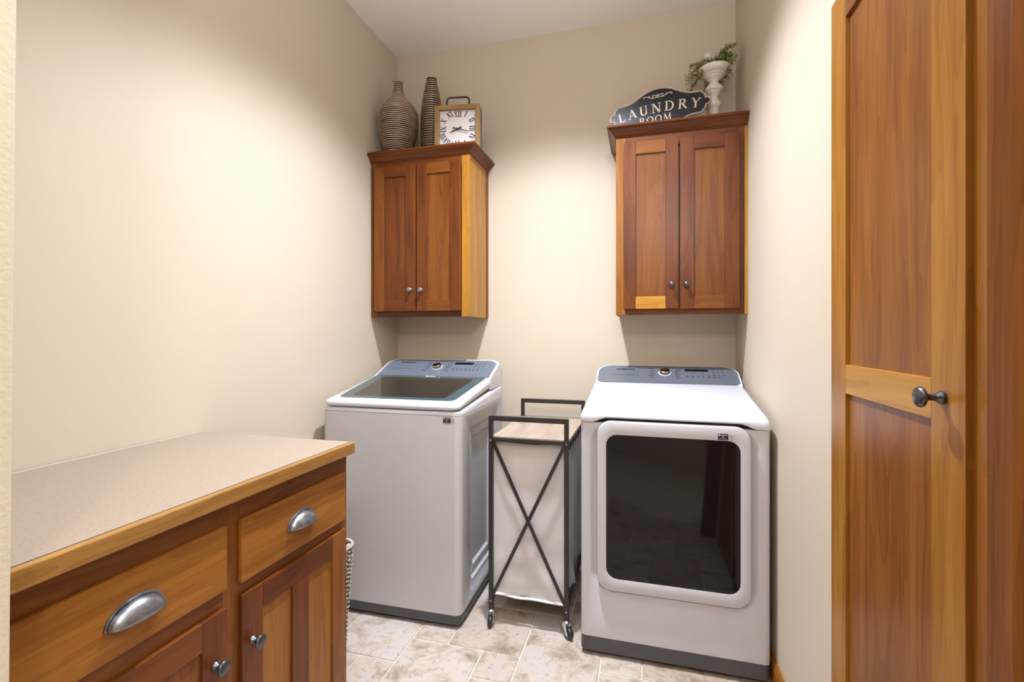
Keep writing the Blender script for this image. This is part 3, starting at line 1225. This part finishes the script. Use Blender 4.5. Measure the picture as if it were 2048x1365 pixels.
# top cover, rounded front lip, rises to the back
bm = BM()
rings = []
nx = 36
for i in range(nx + 1):
    t = -math.cos(PI * i / nx)
    x = (HW + 0.001) * t
    dx = HW + 0.001 - abs(x)
    rc = 0.02
    e = rc - math.sqrt(max(rc * rc - max(rc - dx, 0) ** 2, 0)) if dx < rc else 0.0
    scoop = 0.0
    ad = abs(x)
    if ad < 0.30:
        q = min((0.30 - ad) / 0.06, 1.0)
        scoop = 0.0185 * q * q * (3 - 2 * q)
    zb = 0.9285 + scoop
    fr = -0.006 + e * 0.5
    z1_ = 0.968 - e
    rings.append([(x, DD - 0.01, 0.93), (x, 0.05, 0.93), (x, 0.03, zb), (x, fr + 0.002, zb), (x, fr, zb + 0.004), (x, fr + 0.0005, z1_ - 0.014), (x, fr + 0.006, z1_ - 0.005), (x, fr + 0.016, z1_),
                  (x, fr + 0.05, z1_ + 0.0075), (x, 0.30, 1.006 - e), (x, 0.505, 1.0365 - e), (x, DD - 0.01, 1.037 - e)])
loft(bm, rings, True, True, True)
obj('top_cover', bm, M_white, dry, smooth=True)
EY0, EZA, EY1, EZB = 0.502, 1.0365, 0.665, 1.112
bm = BM()
loft(bm, console_rings(HW - 0.006, EY0, 1.0, EZA, EY1, EZB, DD + 0.012, 1.0, 0.07), True, True, True)
obj('console_housing', bm, M_white, dry, smooth=True)
bm = BM()
loft(bm, panel_sheet(HW - 0.006, EY0, EZA, EY1, EZB, 0.07, 0.008, 0.002, chamfer=0.016), True, True, True)
obj('control_panel', bm, plain('console_grey', srgb(100, 106, 113), 0.32, metal=0.2, namt=0.02, nscale=200), dry, smooth=True)
console_details(dry, HW, EY0, EZA, EY1, EZB, 0.002, -0.005, random.Random(5), -0.195, 0.145, 0.74, 0.56)
# door
bm = BM()
DZ0, DZ1, DHW = 0.2705, 0.9365, 0.2775
rings = []
for ins, y in ((0.003, 0.0195), (0.0, 0.012), (0.0, -0.004), (0.0025, -0.010), (0.008, -0.0125)):
    rings.append([(x, y, z) for x, z in rrect(0, (DZ0 + DZ1) / 2, 2 * (DHW - ins), DZ1 - DZ0 - 2 * ins, 0.055 - ins, 8)])
for ins, y in ((0.0335, -0.0130), (0.036, -0.0115), (0.0365, -0.009)):
    rings.append([(x, y, z) for x, z in rrect(0, 0.6025, 2 * (DHW - ins), 0.5625 + 0.072 - 2 * ins, 0.042, 8)])
loft(bm, rings, True, True, False)
door = obj('door', bm, M_body, dry, smooth=True)
bm = BM()
rings = []
for ins, y in ((0.0335, -0.0085), (0.0345, -0.0105), (0.040, -0.0115)):
    rings.append([(x, y, z) for x, z in rrect(0, 0.6025, 2 * (DHW - ins), 0.5625 + 0.072 - 2 * ins, 0.043, 8)])
loft(bm, rings, True, True, True)
obj('door_glass', bm, M_doorglass, door, smooth=True)
sticker(door, 1.7895 - DX, -0.0134, 0.898, True)

# ================================================================== LAUNDRY CART
CX0, CX1, CYF, CYB = 0.8519, 1.2035, -0.7527, -0.1592
cart = thing('laundry_cart', 'black metal laundry cart with pale fabric bag between washer and dryer', 'cart', ((CX0 + CX1) / 2, (CYF + CYB) / 2, 0))
TW = 0.0185
for x in (CX0, CX1 - TW):
    for y in (CYF, CYB - TW):
        bm = BM()
        box(bm, x, x + TW, y, y + TW, 0.071, 0.918)
        obj('leg', bm, M_frame, cart, bevel=0.0015)
for y in (CYF, CYB - TW):
    bm = BM(); box(bm, CX0 + TW, CX1 - TW, y, y + TW, 0.8965, 0.918); obj('handle_bar', bm, M_frame, cart, bevel=0.0015)
    bm = BM(); box(bm, CX0 + TW, CX1 - TW, y + 0.002, y + TW - 0.002, 0.806, 0.8225); obj('end_rail', bm, M_frame, cart, bevel=0.001)
    for a, b in (((CX0 + TW - 0.002, 0.806), (CX1 - TW + 0.002, 0.130)), ((CX1 - TW + 0.002, 0.806), (CX0 + TW - 0.002, 0.130))):
        bm = BM()
        yy = y + 0.008 + (0.003 if a[0] < 1.0 else -0.002)
        bar(bm, (a[0], yy, a[1]), (b[0], yy, b[1]), 0.0145, 0.004)
        obj('cross_brace', bm, M_frame, cart)
for x in (CX0 + 0.002, CX1 - TW + 0.002):
    bm = BM(); box(bm, x, x + TW - 0.004, CYF + TW, CYB - TW, 0.792, 0.806); obj('side_rail', bm, M_frame, cart, bevel=0.001)
    bm = BM(); box(bm, x + 0.004, x + TW - 0.006, CYF + TW, CYB - TW, 0.100, 0.135); obj('lower_side_rail', bm, M_frame, cart, bevel=0.001)
bm = BM(); box(bm, CX0 + 0.003, CX1 - 0.003, CYF + TW + 0.001, CYB - TW - 0.001, 0.8075, 0.8225)
obj('board', bm, wood('board', 'y'), cart, bevel=0.0015, label='pale wood-grain top board')
# bolts
for x, z in ((CX0 + TW / 2, 0.812), (CX1 - TW / 2, 0.812), (CX0 + TW / 2, 0.108), (CX1 - TW / 2, 0.108)):
    bm = BM()
    lathe(bm, [(0.0036, 0), (0.0034, 0.0014), (0.0015, 0.0022), (0.0003, 0.0022)], 12, Matrix(((1, 0, 0, x), (0, 0, -1, CYF), (0, 1, 0, z), (0, 0, 0, 1))))
    obj('bolt', bm, M_chrome, cart, smooth=True)
# fabric bag: wrinkled open box
import mathutils.noise as mn
bm = BM()
bx0, bx1, by0, by1, bz0, bz1 = CX0 + 0.0125, CX1 - 0.0125, CYF + 0.026, CYB - 0.026, 0.128, 0.792
rings = []
NZ = 46
for j in range(NZ + 1):
    t = j / NZ
    z = bz0 + (bz1 - bz0) * t
    ring = []
    base_pts = []
    for (xa, ya, xb, yb, n) in ((bx0, by0, bx1, by0, 26), (bx1, by0, bx1, by1, 40), (bx1, by1, bx0, by1, 20), (bx0, by1, bx0, by0, 30)):
        for i in range(n):
            s = i / n
            base_pts.append((xa + (xb - xa) * s, ya + (yb - ya) * s, yb - ya, xa - xb, s))
    for x, y, nx_, ny_, s in base_pts:
        l = math.hypot(nx_, ny_)
        ox, oy = nx_ / l, ny_ / l
        env = math.sin(PI * s) ** 0.5
        d_ = mn.noise(Vector((x * 6, y * 6, z * 4.0))) * 0.010
        fold = mn.noise(Vector((x * 17 + 3, y * 17, z * 1.6))) * 0.009
        low = max(0.0, 0.42 - t) / 0.42
        crease = mn.noise(Vector((x * 13, y * 13, z * 11 + 9))) * 0.016 * low
        sag = -0.010 * math.sin(PI * s) * (t ** 6)
        d_ = (d_ + fold + crease) * env - 0.004 * env + sag
        if abs(ox) > 0.5:
            d_ = d_ * 1.5 - 0.003
        zz = z
        if j == NZ and abs(oy) > 0.5:
            zz = z + 0.012 - 0.010 * math.sin(PI * s)
        if j == 0:
            zz = z - 0.006 * s if abs(oy) > 0.5 else z
        ring.append((x + ox * d_, y + oy * d_, zz))
    rings.append(ring)
loft(bm, rings, True, True, False)
obj('bag', bm, M_fab, cart, smooth=True, label='pale grey fabric laundry bag')
# binding at the bag's lower front edge, and hooks along the right rail
bm = BM()
tube(bm, [(bx0 + (bx1 - bx0) * i / 12, by0 - 0.003 + 0.002 * math.sin(i * 1.3), bz0 + 0.002 - 0.005 * i / 12 + 0.002 * math.sin(i)) for i in range(13)], 0.0055, 6)
obj('bag_binding', bm, plain('binding_white', srgb(228, 226, 222), 0.6), cart, smooth=True)
for i in range(6):
    y = CYF + 0.07 + i * 0.085
    bm = BM()
    x = CX1 - 0.004
    tube(bm, [(x, y, 0.812), (x + 0.004, y, 0.806), (x + 0.004, y, 0.79), (x - 0.002, y, 0.776), (x - 0.006, y, 0.785)], 0.0028, 6)
    obj('hook', bm, M_frame, cart, smooth=True)


def caster(x, y, ang):
    R = Matrix.Translation((x, y, 0)) @ Matrix.Rotation(ang, 4, 'Z')
    b = BM()
    lathe(b, [(0.013, 0.060), (0.0165, 0.0625), (0.0165, 0.067), (0.012, 0.0700), (0.008, 0.072)], 16, R)
    st = obj('caster', b, M_chrome, cart, smooth=True, label='swivel caster with chrome fork')
    b = BM()
    for s in (-1, 1):
        pts = [(-0.014, 0.062), (0.014, 0.062), (0.018, 0.045), (0.027, 0.022), (0.020, 0.014), (0.011, 0.018), (-0.012, 0.048)]
        xx = s * 0.0125
        A = [R @ Vector((xx - 0.001, p[0], p[1])) for p in pts]
        B = [R @ Vector((xx + 0.001, p[0], p[1])) for p in pts]
        loft(b, [A, B], True, True, True)
    top_ = [R @ Vector(p) for p in ((-0.0125, -0.011, 0.0605), (0.0125, -0.011, 0.0605), (0.0125, 0.011, 0.0605), (-0.0125, 0.011, 0.0605))]
    loft(b, [top_, [p + Vector((0, 0, 0.0022)) for p in top_]], True, True, True)
    obj('fork', b, M_chrome, st)
    b = BM()
    Mw = R @ Matrix.Translation((0, 0.018, 0.0245)) @ Matrix.Rotation(PI / 2, 4, 'Y')
    lathe(b, [(0.006, -0.0085), (0.018, -0.0085), (0.0225, -0.0075), (0.0245, -0.004), (0.0245, 0.004), (0.0225, 0.0075), (0.018, 0.0085), (0.006, 0.0085)], 28, Mw)
    obj('wheel', b, M_rubber, st, smooth=True)
    b = BM()
    A = [(-0.009, -0.008, 0.046), (0.009, -0.008, 0.046), (0.012, -0.034, 0.034), (0.010, -0.043, 0.030), (-0.010, -0.043, 0.030), (-0.012, -0.034, 0.034)]
    loft(b, [[R @ Vector(p) for p in A], [R @ (Vector(p) + Vector((0, 0, 0.0018))) for p in A]], True, True, True)
    obj('brake_lever', b, M_chrome, st)


caster(CX0 + TW / 2, CYF + TW / 2, PI + 0.12)
caster(CX1 - TW / 2, CYF + TW / 2, PI + 0.75)
caster(CX0 + TW / 2, CYB - TW / 2, 0.4)
caster(CX1 - TW / 2, CYB - TW / 2, -0.5)
rebase(cart)

# ================================================================== BASKET
bk = thing('basket', 'grey woven seagrass basket on the floor past the base cabinet', 'basket', (0.30, -1.305, 0))


def basket_ring(t, grow=0.0):
    hx = 0.154 + 0.030 * t + grow
    hy = 0.082 + 0.012 * t + grow
    return hx, hy


def along(hx, hy, r, n):
    pts = []
    per = rrect(0, 0, 2 * hx, 2 * hy, r, 5)
    seg = []
    tot = 0
    for a, b in zip(per, per[1:] + per[:1]):
        l = math.hypot(b[0] - a[0], b[1] - a[1])
        seg.append((tot, l, a, b))
        tot += l
    k = 0
    for i in range(n):
        s = tot * i / n
        while k < len(seg) - 1 and s > seg[k][0] + seg[k][1]:
            k += 1
        q = (s - seg[k][0]) / max(seg[k][1], 1e-9)
        a, b = seg[k][2], seg[k][3]
        pts.append((a[0] + (b[0] - a[0]) * q, a[1] + (b[1] - a[1]) * q))
    return pts


bm = BM()
hx, hy = basket_ring(0, -0.007)
box(bm, -hx, hx, -hy, hy, 0.0, 0.006)
inner = []
for t in (0.0, 1.0):
    hx, hy = basket_ring(t, -0.006)
    inner.append([(x, y, 0.004 + 0.50 * t) for x, y in rrect(0, 0, 2 * hx, 2 * hy, 0.02, 4)])
loft(bm, inner)
obj('lining', bm, plain('basket_core', srgb(92, 82, 72), 0.9), bk)
bm = BM()
NR, NP = 66, 120
for j in range(NR):
    t = j / (NR - 1)
    hx, hy = basket_ring(t)
    z = 0.006 + 0.496 * t
    P = along(hx, hy, 0.022, NP)
    ring = []
    for i, (x, y) in enumerate(P):
        k = 1 + 0.0032 / max(hx, hy) * (1 if (i // 2 + j) % 2 else -1)
        ring.append((x * k + random.uniform(-.001, .001), y + (y / hy) * 0.0018 * (1 if (i // 2 + j) % 2 else -1), z + random.uniform(-0.0016, 0.0016)))
    tube(bm, ring, 0.0042, 4, closed=True)
obj('weave', bm, M_basket, bk, kind='stuff')
bm = BM()
hx, hy = basket_ring(1.02)
for ph in (0, PI):
    P = along(hx, hy, 0.022, 140)
    tube(bm, [(x * (1 + 0.02 * math.cos(i * 0.9 + ph)), y * (1 + 0.035 * math.cos(i * 0.9 + ph)), 0.512 + 0.006 * math.sin(i * 0.9 + ph)) for i, (x, y) in enumerate(P)], 0.0062, 5, closed=True)
obj('rim', bm, plain('seagrass_pale', srgb(176, 167, 154), 0.8, nscale=160, namt=0.25), bk)

# ================================================================== DECOR ON THE LEFT CABINET
ZT = CZ1 + 0.0005


def vase(name, label, loc, prof, per, amp, mat):
    t = thing(name, label, 'vase', loc)
    H = prof[-1][0]
    rows = []
    n = int(H / per * 6)
    for i in range(n + 1):
        h = H * i / n
        for (h0, r0), (h1, r1) in zip(prof, prof[1:]):
            if h0 <= h <= h1 + 1e-9:
                k = (h - h0) / (h1 - h0)
                k = k * k * (3 - 2 * k) * 0.35 + k * 0.65
                r = r0 + (r1 - r0) * k
                break
        rows.append((r + amp * math.sin(2 * PI * h / per), h))
    b = BM()
    lathe(b, rows, 48, None, True, False)
    obj('body', b, mat, t, smooth=True)
    b = BM()
    rt = prof[-1][1]
    lathe(b, [(rt + 0.0015, H - 0.003), (rt + 0.002, H), (rt - 0.002, H + 0.001), (rt - 0.006, H - 0.004), (rt - 0.007, H - 0.05), (0.002, H - 0.052)], 40, None, False, True)
    obj('lip', b, mat, t, smooth=True)
    return t


vase('vase', 'round-bellied brown ribbed vase with a narrow neck in the corner', (0.1315, -0.235, ZT),
     [(0, .066), (.03, .076), (.07, .088), (.10, .097), (.135, .106), (.18, .1135), (.225, .1165), (.26, .1135), (.29, .103), (.315, .085), (.335, .066), (.352, .049), (.37, .037), (.39, .030), (.41, .027), (.43, .026), (.450, .0255)],
     0.01087, 0.0016, M_vase1)
vase('vase', 'tall slender dark ribbed vase standing behind the clock', (0.3035, -0.150, ZT),
     [(0, .056), (.05, .061), (.11, .0645), (.18, .065), (.24, .064), (.30, .060), (.35, .055), (.40, .0465), (.44, .038), (.465, .0325), (.487, .029)],
     0.0139, 0.0014, M_vase2)

clock = thing('clock', 'square pale wood mantel clock with Roman numerals and a black handle', 'clock', (0.512, -0.2575, ZT), math.radians(9))
CS, CDp = 0.252, 0.055
fw = 0.0245
yf = -CDp / 2
h2 = CS / 2
for nm, x0, x1, z0, z1, mt in (('frame_bar', -h2, -h2 + fw, 0, CS, M_clockwood_z), ('frame_bar', h2 - fw, h2, 0, CS, M_clockwood_z),
                               ('frame_bar', -h2 + fw, h2 - fw, CS - fw, CS, M_clockwood_x), ('frame_bar', -h2 + fw, h2 - fw, 0, fw, M_clockwood_x)):
    bm = BM(); box(bm, x0, x1, yf, -yf, z0, z1)
    obj(nm, bm, mt, clock, bevel=0.0015)
bm = BM(); box(bm, -h2 - 0.002, h2 + 0.002, -yf, -yf + 0.004, 0.004, CS - 0.004)
obj('back_plate', bm, M_iron, clock)
bm = BM(); box(bm, -h2 + fw - 0.001, h2 - fw + 0.001, yf + 0.020, yf + 0.024, fw - 0.001, CS - fw + 0.001)
dialp = obj('dial_plate', bm, M_face, clock)


def clockM(x, z, rot, y):
    return Matrix(((1, 0, 0, x), (0, 0, -1, y), (0, 1, 0, z), (0, 0, 0, 1))) @ Matrix.Rotation(rot, 4, 'Z')


bm = BM()
yn = yf + 0.0195
Rn = 0.066
for i, rn in enumerate(('XII', 'I', 'II', 'III', 'IV', 'V', 'VI', 'VII', 'VIII', 'IX', 'X', 'XI')):
    a = i * PI / 6
    dx, dz = math.sin(a), math.cos(a)
    m_ = max(abs(dx), abs(dz))
    px, pz = dx / m_ * Rn, dz / m_ * Rn
    M = clockM(px, CS / 2 + pz, -a, yn)
    word(bm, rn, M, 0.0305, 0.04, 0.0004, 1.15, 1.4)
obj('numerals', bm, M_ink, dialp)
bm = BM()
for i in range(60):
    a = i * PI / 30
    dx, dz = math.sin(a), math.cos(a)
    m_ = max(abs(dx), abs(dz))
    r_ = 0.0975
    M = clockM(dx / m_ * r_, CS / 2 + dz / m_ * r_, -a, yn)
    flat_rect(bm, M, -0.0009, 0.0009, -0.0022, 0.0022, 0.0004)
obj('minute_marks', bm, M_ink, dialp)


def hand(name, ang, l, tail, wd, y):
    b = BM()
    M = clockM(0, CS / 2 - 0.003, -ang, y)
    stroke(b, [(0, -tail, wd * 2.6), (0, -tail * 0.55, wd * 2.2), (0, -0.006, wd * 1.4), (0, 0.006, wd * 1.5), (0, l * 0.6, wd * 1.5), (0, l, wd * 0.8)], M, 1.0, 0.0008)
    obj(name, b, M_hand, dialp)


hand('hour_hand', math.radians(247), 0.046, 0.024, 0.0036, yf + 0.012)
hand('minute_hand', math.radians(105), 0.070, 0.027, 0.0032, yf + 0.009)
bm = BM()
lathe(bm, [(0.0052, 0), (0.0052, 0.012), (0.002, 0.0135)], 16, clockM(0, CS / 2 - 0.003, 0, yf + 0.0195))
obj('hub', bm, M_hand, dialp, smooth=True)
bm = BM()
pts = [(-0.063, 0, CS - 0.001), (-0.063, 0, CS + 0.032)]
for i in range(1, 7):
    a = PI - i / 6 * PI / 2
    pts.append((-0.043 + 0.020 * math.cos(a), 0, CS + 0.032 + 0.020 * math.sin(a)))
for i in range(0, 7):
    a = PI / 2 - i / 6 * PI / 2
    pts.append((0.043 + 0.020 * math.cos(a), 0, CS + 0.032 + 0.020 * math.sin(a)))
pts.append((0.063, 0, CS - 0.001))
tube(bm, pts, 0.0047, 10)
obj('handle', bm, M_iron, clock, smooth=True)

# ================================================================== DECOR ON THE RIGHT CABINET
sign = thing('sign', 'black scalloped plaque reading LAUNDRY ROOM with a cream rim', 'sign', (1.5825, -0.247, ZT), math.radians(-7.1))
TIP = 0.1125
half = []      # right half of the outline from the top centre down to the bottom centre, tip at v = 0
half += [(0.0, 0.121), (0.02, 0.120), (0.045, 0.1145), (0.07, 0.1045), (0.095, 0.0895), (0.115, 0.0775), (0.135, 0.0685), (0.155, 0.0625), (0.175, 0.0605), (0.188, 0.060)]
for cx_, cy_, rr_, a0, a1 in ((0.194, 0.046, 0.0145, 95, -40), (0.2085, 0.0285, 0.0145, 100, -30), (0.2225, 0.0, 0.0235, 75, -75), (0.2085, -0.0285, 0.0145, 30, -100), (0.194, -0.046, 0.0145, 40, -95)):
    for i in range(7):
        a = math.radians(a0 + (a1 - a0) * i / 6)
        half.append((cx_ + rr_ * math.cos(a), cy_ + rr_ * math.sin(a)))
half += [(0.188, -0.060), (0.175, -0.0605), (0.155, -0.0612), (0.135, -0.065), (0.115, -0.074), (0.095, -0.085), (0.07, -0.097), (0.045, -0.1065), (0.02, -0.111), (0.0, -0.1115)]
outline = half + [(-x, y) for x, y in half[-2:0:-1]]
lean = Matrix.Rotation(math.radians(-7), 4, 'X') @ Matrix.Rotation(math.radians(-2.3), 4, 'Y')


def SP(u, v, n):
    """plaque frame: u right, v up from the tip line, n towards the viewer."""
    return lean @ Vector((u, -n, v + TIP))


def inset(pts, d):
    """clockwise outline moved inwards by d."""
    out = []
    n = len(pts)
    for i in range(n):
        ax_, ay_ = pts[i - 1]
        bx_, by_ = pts[(i + 1) % n]
        dx, dy = bx_ - ax_, by_ - ay_
        l = math.hypot(dx, dy) or 1
        out.append((pts[i][0] + dy / l * d, pts[i][1] - dx / l * d))
    return out


bm = BM()
loft(bm, [[SP(u, v, 0.0) for u, v in outline], [SP(u, v, 0.006) for u, v in outline], [SP(u, v, 0.006) for u, v in inset(outline, 0.002)]], True, True, True)
plaque = obj('plaque', bm, M_signblk, sign)
for nm, d0, d1, mt in (('rim', 0.0, 0.0055, M_signrim), ('inner_rim', 0.0068, 0.0092, M_cream)):
    bm = BM()
    A, Bq, Cq = inset(outline, d0), inset(outline, (d0 + d1) / 2), inset(outline, d1)
    loft(bm, [[SP(u, v, 0.0058) for u, v in A], [SP(u, v, 0.0085) for u, v in Bq], [SP(u, v, 0.0058) for u, v in Cq]], True)
    obj(nm, bm, mt, sign, smooth=True)


def signM(u, v, rot):
    M = lean @ Matrix(((1, 0, 0, u), (0, 0, -1, -0.0066), (0, 1, 0, v + TIP), (0, 0, 0, 1)))
    return M @ Matrix.Rotation(rot, 4, 'Z')


for ch, u in zip('LAUNDRY', (-0.178, -0.126, -0.071, -0.010, 0.051, 0.112, 0.170)):
    bm = BM()
    word(bm, ch, signM(u, -0.012 - u * u / (2 * 0.95), -u / 0.95), 0.050, 0, 0.0008, 1.15, 1.25)
    obj('letter', bm, M_cream, sign)
for ch, u in zip('ROOM', (-0.080, -0.042, -0.002, 0.041)):
    bm = BM()
    word(bm, ch, signM(u, -0.063, 0), 0.036, 0, 0.0008, 1.0, 1.2)
    obj('letter', bm, M_cream, sign)


def curl(cx, cy, r0, r1, a0, a1, n, w0):
    out = []
    for i in range(n + 1):
        t = i / n
        a = math.radians(a0 + (a1 - a0) * t)
        r = r0 + (r1 - r0) * t
        out.append((cx + r * math.cos(a), cy + r * math.sin(a), w0))
    return out


bm = BM()
Mf = signM(-0.002, 0.068, 0)
for s in (-1, 1):
    pts = [(0.0, 0.004, .003), (.012, .001, .003), (.026, .001, .003), (.038, .006, .0032), (.05, .013, .0032), (.062, .015, .003), (.069, .011, .003), (.0685, .006, .003), (.064, .006, .003)]
    stroke(bm, [(s * x, y, w_) for x, y, w_ in pts], Mf, 1.0, 0.0008)
    stroke(bm, [(s * x, y, w_) for x, y, w_ in curl(.020, .012, .0075, .002, -80, 250, 12, .0026)], Mf, 1.0, 0.0008)
    stroke(bm, [(s * x, y, w_) for x, y, w_ in [(.006, .006, .0024), (.010, .013, .0024), (.012, .017, .002)]], Mf, 1.0, 0.0008)
    stroke(bm, [(s * x, y, w_) for x, y, w_ in [(.038, .006, .0026), (.04, .013, .0026), (.045, .016, .002)]], Mf, 1.0, 0.0008)
stroke(bm, [(0, -.003, .003), (0, .010, .0035), (0, .021, .002)], Mf, 1.0, 0.0008)
stroke(bm, [(-.007, .012, .003), (.007, .012, .003)], Mf, 1.0, 0.0008)
obj('flourish', bm, M_cream, sign)

urn = thing('urn', 'distressed white turned pedestal urn standing behind the sign', 'urn', (1.846, -0.17, ZT))
bm = BM()
z = lambda v: v - ZT
prof = [(0.052, 0.0), (0.054, 0.006), (0.050, 0.014), (0.040, 0.020), (0.034, 0.028), (0.028, 0.040), (0.0215, 0.055), (0.0205, 0.085), (0.0215, 0.112), (0.024, 0.122), (0.031, 0.132), (0.033, 0.142), (0.030, 0.150),
        (0.024, 0.158), (0.018, 0.170), (0.0172, 0.181), (0.020, 0.188), (0.026, 0.196), (0.030, 0.203), (0.029, 0.207), (0.034, 0.212), (0.0385, 0.219), (0.0385, 0.225), (0.034, 0.232), (0.027, 0.243), (0.020, 0.251), (0.0165, 0.257),
        (0.021, 0.264), (0.026, 0.272), (0.033, 0.279), (0.036, 0.281), (0.0365, 0.286), (0.042, 0.290), (0.046, 0.2935), (0.0475, 0.2975), (0.056, 0.301), (0.0635, 0.307), (0.0655, 0.3105), (0.0635, 0.3125), (0.0665, 0.317), (0.0672, 0.330), (0.064, 0.334), (0.060, 0.333), (0.052, 0.322), (0.03, 0.312), (0.001, 0.310)]
lathe(bm, [(r_ * 1.13, z_ * 0.95) for r_, z_ in prof], 40)
obj('pedestal', bm, M_urn, urn, smooth=True)

# greenery: stems and small leaves
gar = thing('greenery_garland', 'small trailing artificial greenery draped over the white urn bowl', 'plant', (1.846, -0.17, ZT + 0.292))
rnd = random.Random(11)
stems, leaves = BM(), BM()
ends = [(-0.118, -0.03, -0.045), (-0.125, -0.01, -0.01), (-0.105, -0.06, 0.02), (-0.08, 0.02, 0.045), (-0.055, -0.045, 0.04), (-0.11, 0.04, -0.055), (-0.09, -0.05, -0.05),
        (-0.02, 0.04, 0.06), (0.02, 0.03, 0.075), (0.05, 0.0, 0.085), (0.075, -0.03, 0.11), (0.085, -0.06, 0.085), (0.088, -0.07, 0.055), (0.08, -0.02, 0.06), (0.065, 0.05, 0.09),
        (0.085, -0.05, 0.02), (0.078, -0.035, -0.02), (0.07, 0.05, 0.0), (0.03, -0.05, 0.045), (0.01, 0.07, 0.02), (-0.03, 0.08, -0.04), (0.05, 0.07, -0.02)]
for e in ends:
    for rep in range(3):
        E_ = Vector(e) + Vector((rnd.uniform(-.012, .006), rnd.uniform(-.02, .02), rnd.uniform(-.015, .012)))
        S0 = Vector((rnd.uniform(-.02, .02), rnd.uniform(-.02, .02), 0.004))
        C1 = S0 * 0.5 + Vector((E_.x * 0.4, E_.y * 0.4, max(E_.z, 0.0) * 0.7 + 0.050))
        pts = []
        nseg = 12
        for i in range(nseg + 1):
            t = i / nseg
            pts.append((1 - t) ** 2 * S0 + 2 * t * (1 - t) * C1 + t * t * E_)
        tube(stems, pts, 0.0009, 4)
        for i in range(2, nseg + 1):
            for q in range(6):
                if rnd.random() < 0.12:
                    continue
                p = pts[i] + Vector((rnd.gauss(0, .006), rnd.gauss(0, .006), rnd.gauss(0, .006)))
                d_ = Vector((rnd.gauss(0, 1), rnd.gauss(0, 1), rnd.gauss(0.2, 1))).normalized()
                s_ = d_.cross(Vector((rnd.gauss(0, 1), rnd.gauss(0, 1), rnd.gauss(0, 1)))).normalized()
                nn = d_.cross(s_) * 0.0006
                l, w_ = rnd.uniform(.0065, .0105), rnd.uniform(.0026, .0042)
                a = [p, p + d_ * l * .5 + s_ * w_, p + d_ * l, p + d_ * l * .5 - s_ * w_]
                vs = [leaves.verts.new(x_) for x_ in a]
                leaves.faces.new(vs)
                vs2 = [leaves.verts.new(x_ + nn * (1.6 if k_ in (1, 3) else 1)) for k_, x_ in enumerate(a)]
                leaves.faces.new(vs2[::-1])
obj('stems', stems, M_stem, gar)
obj('leaves', leaves, M_leaf, gar, kind='stuff')

egg = thing('ornament', 'small white knob ornament peeking out of the greenery', 'ornament', (1.822, -0.135, ZT + 0.297))
bm = BM()
lathe(bm, [(0.006, 0.0), (0.008, 0.012), (0.010, 0.026), (0.0095, 0.036), (0.0085, 0.042), (0.012, 0.047), (0.0155, 0.054), (0.0165, 0.062), (0.015, 0.069), (0.010, 0.075), (0.0005, 0.0775)], 20, Matrix.Diagonal((1.15, 1.15, 1.55, 1)))
obj('finial', bm, M_urn, egg, smooth=True)
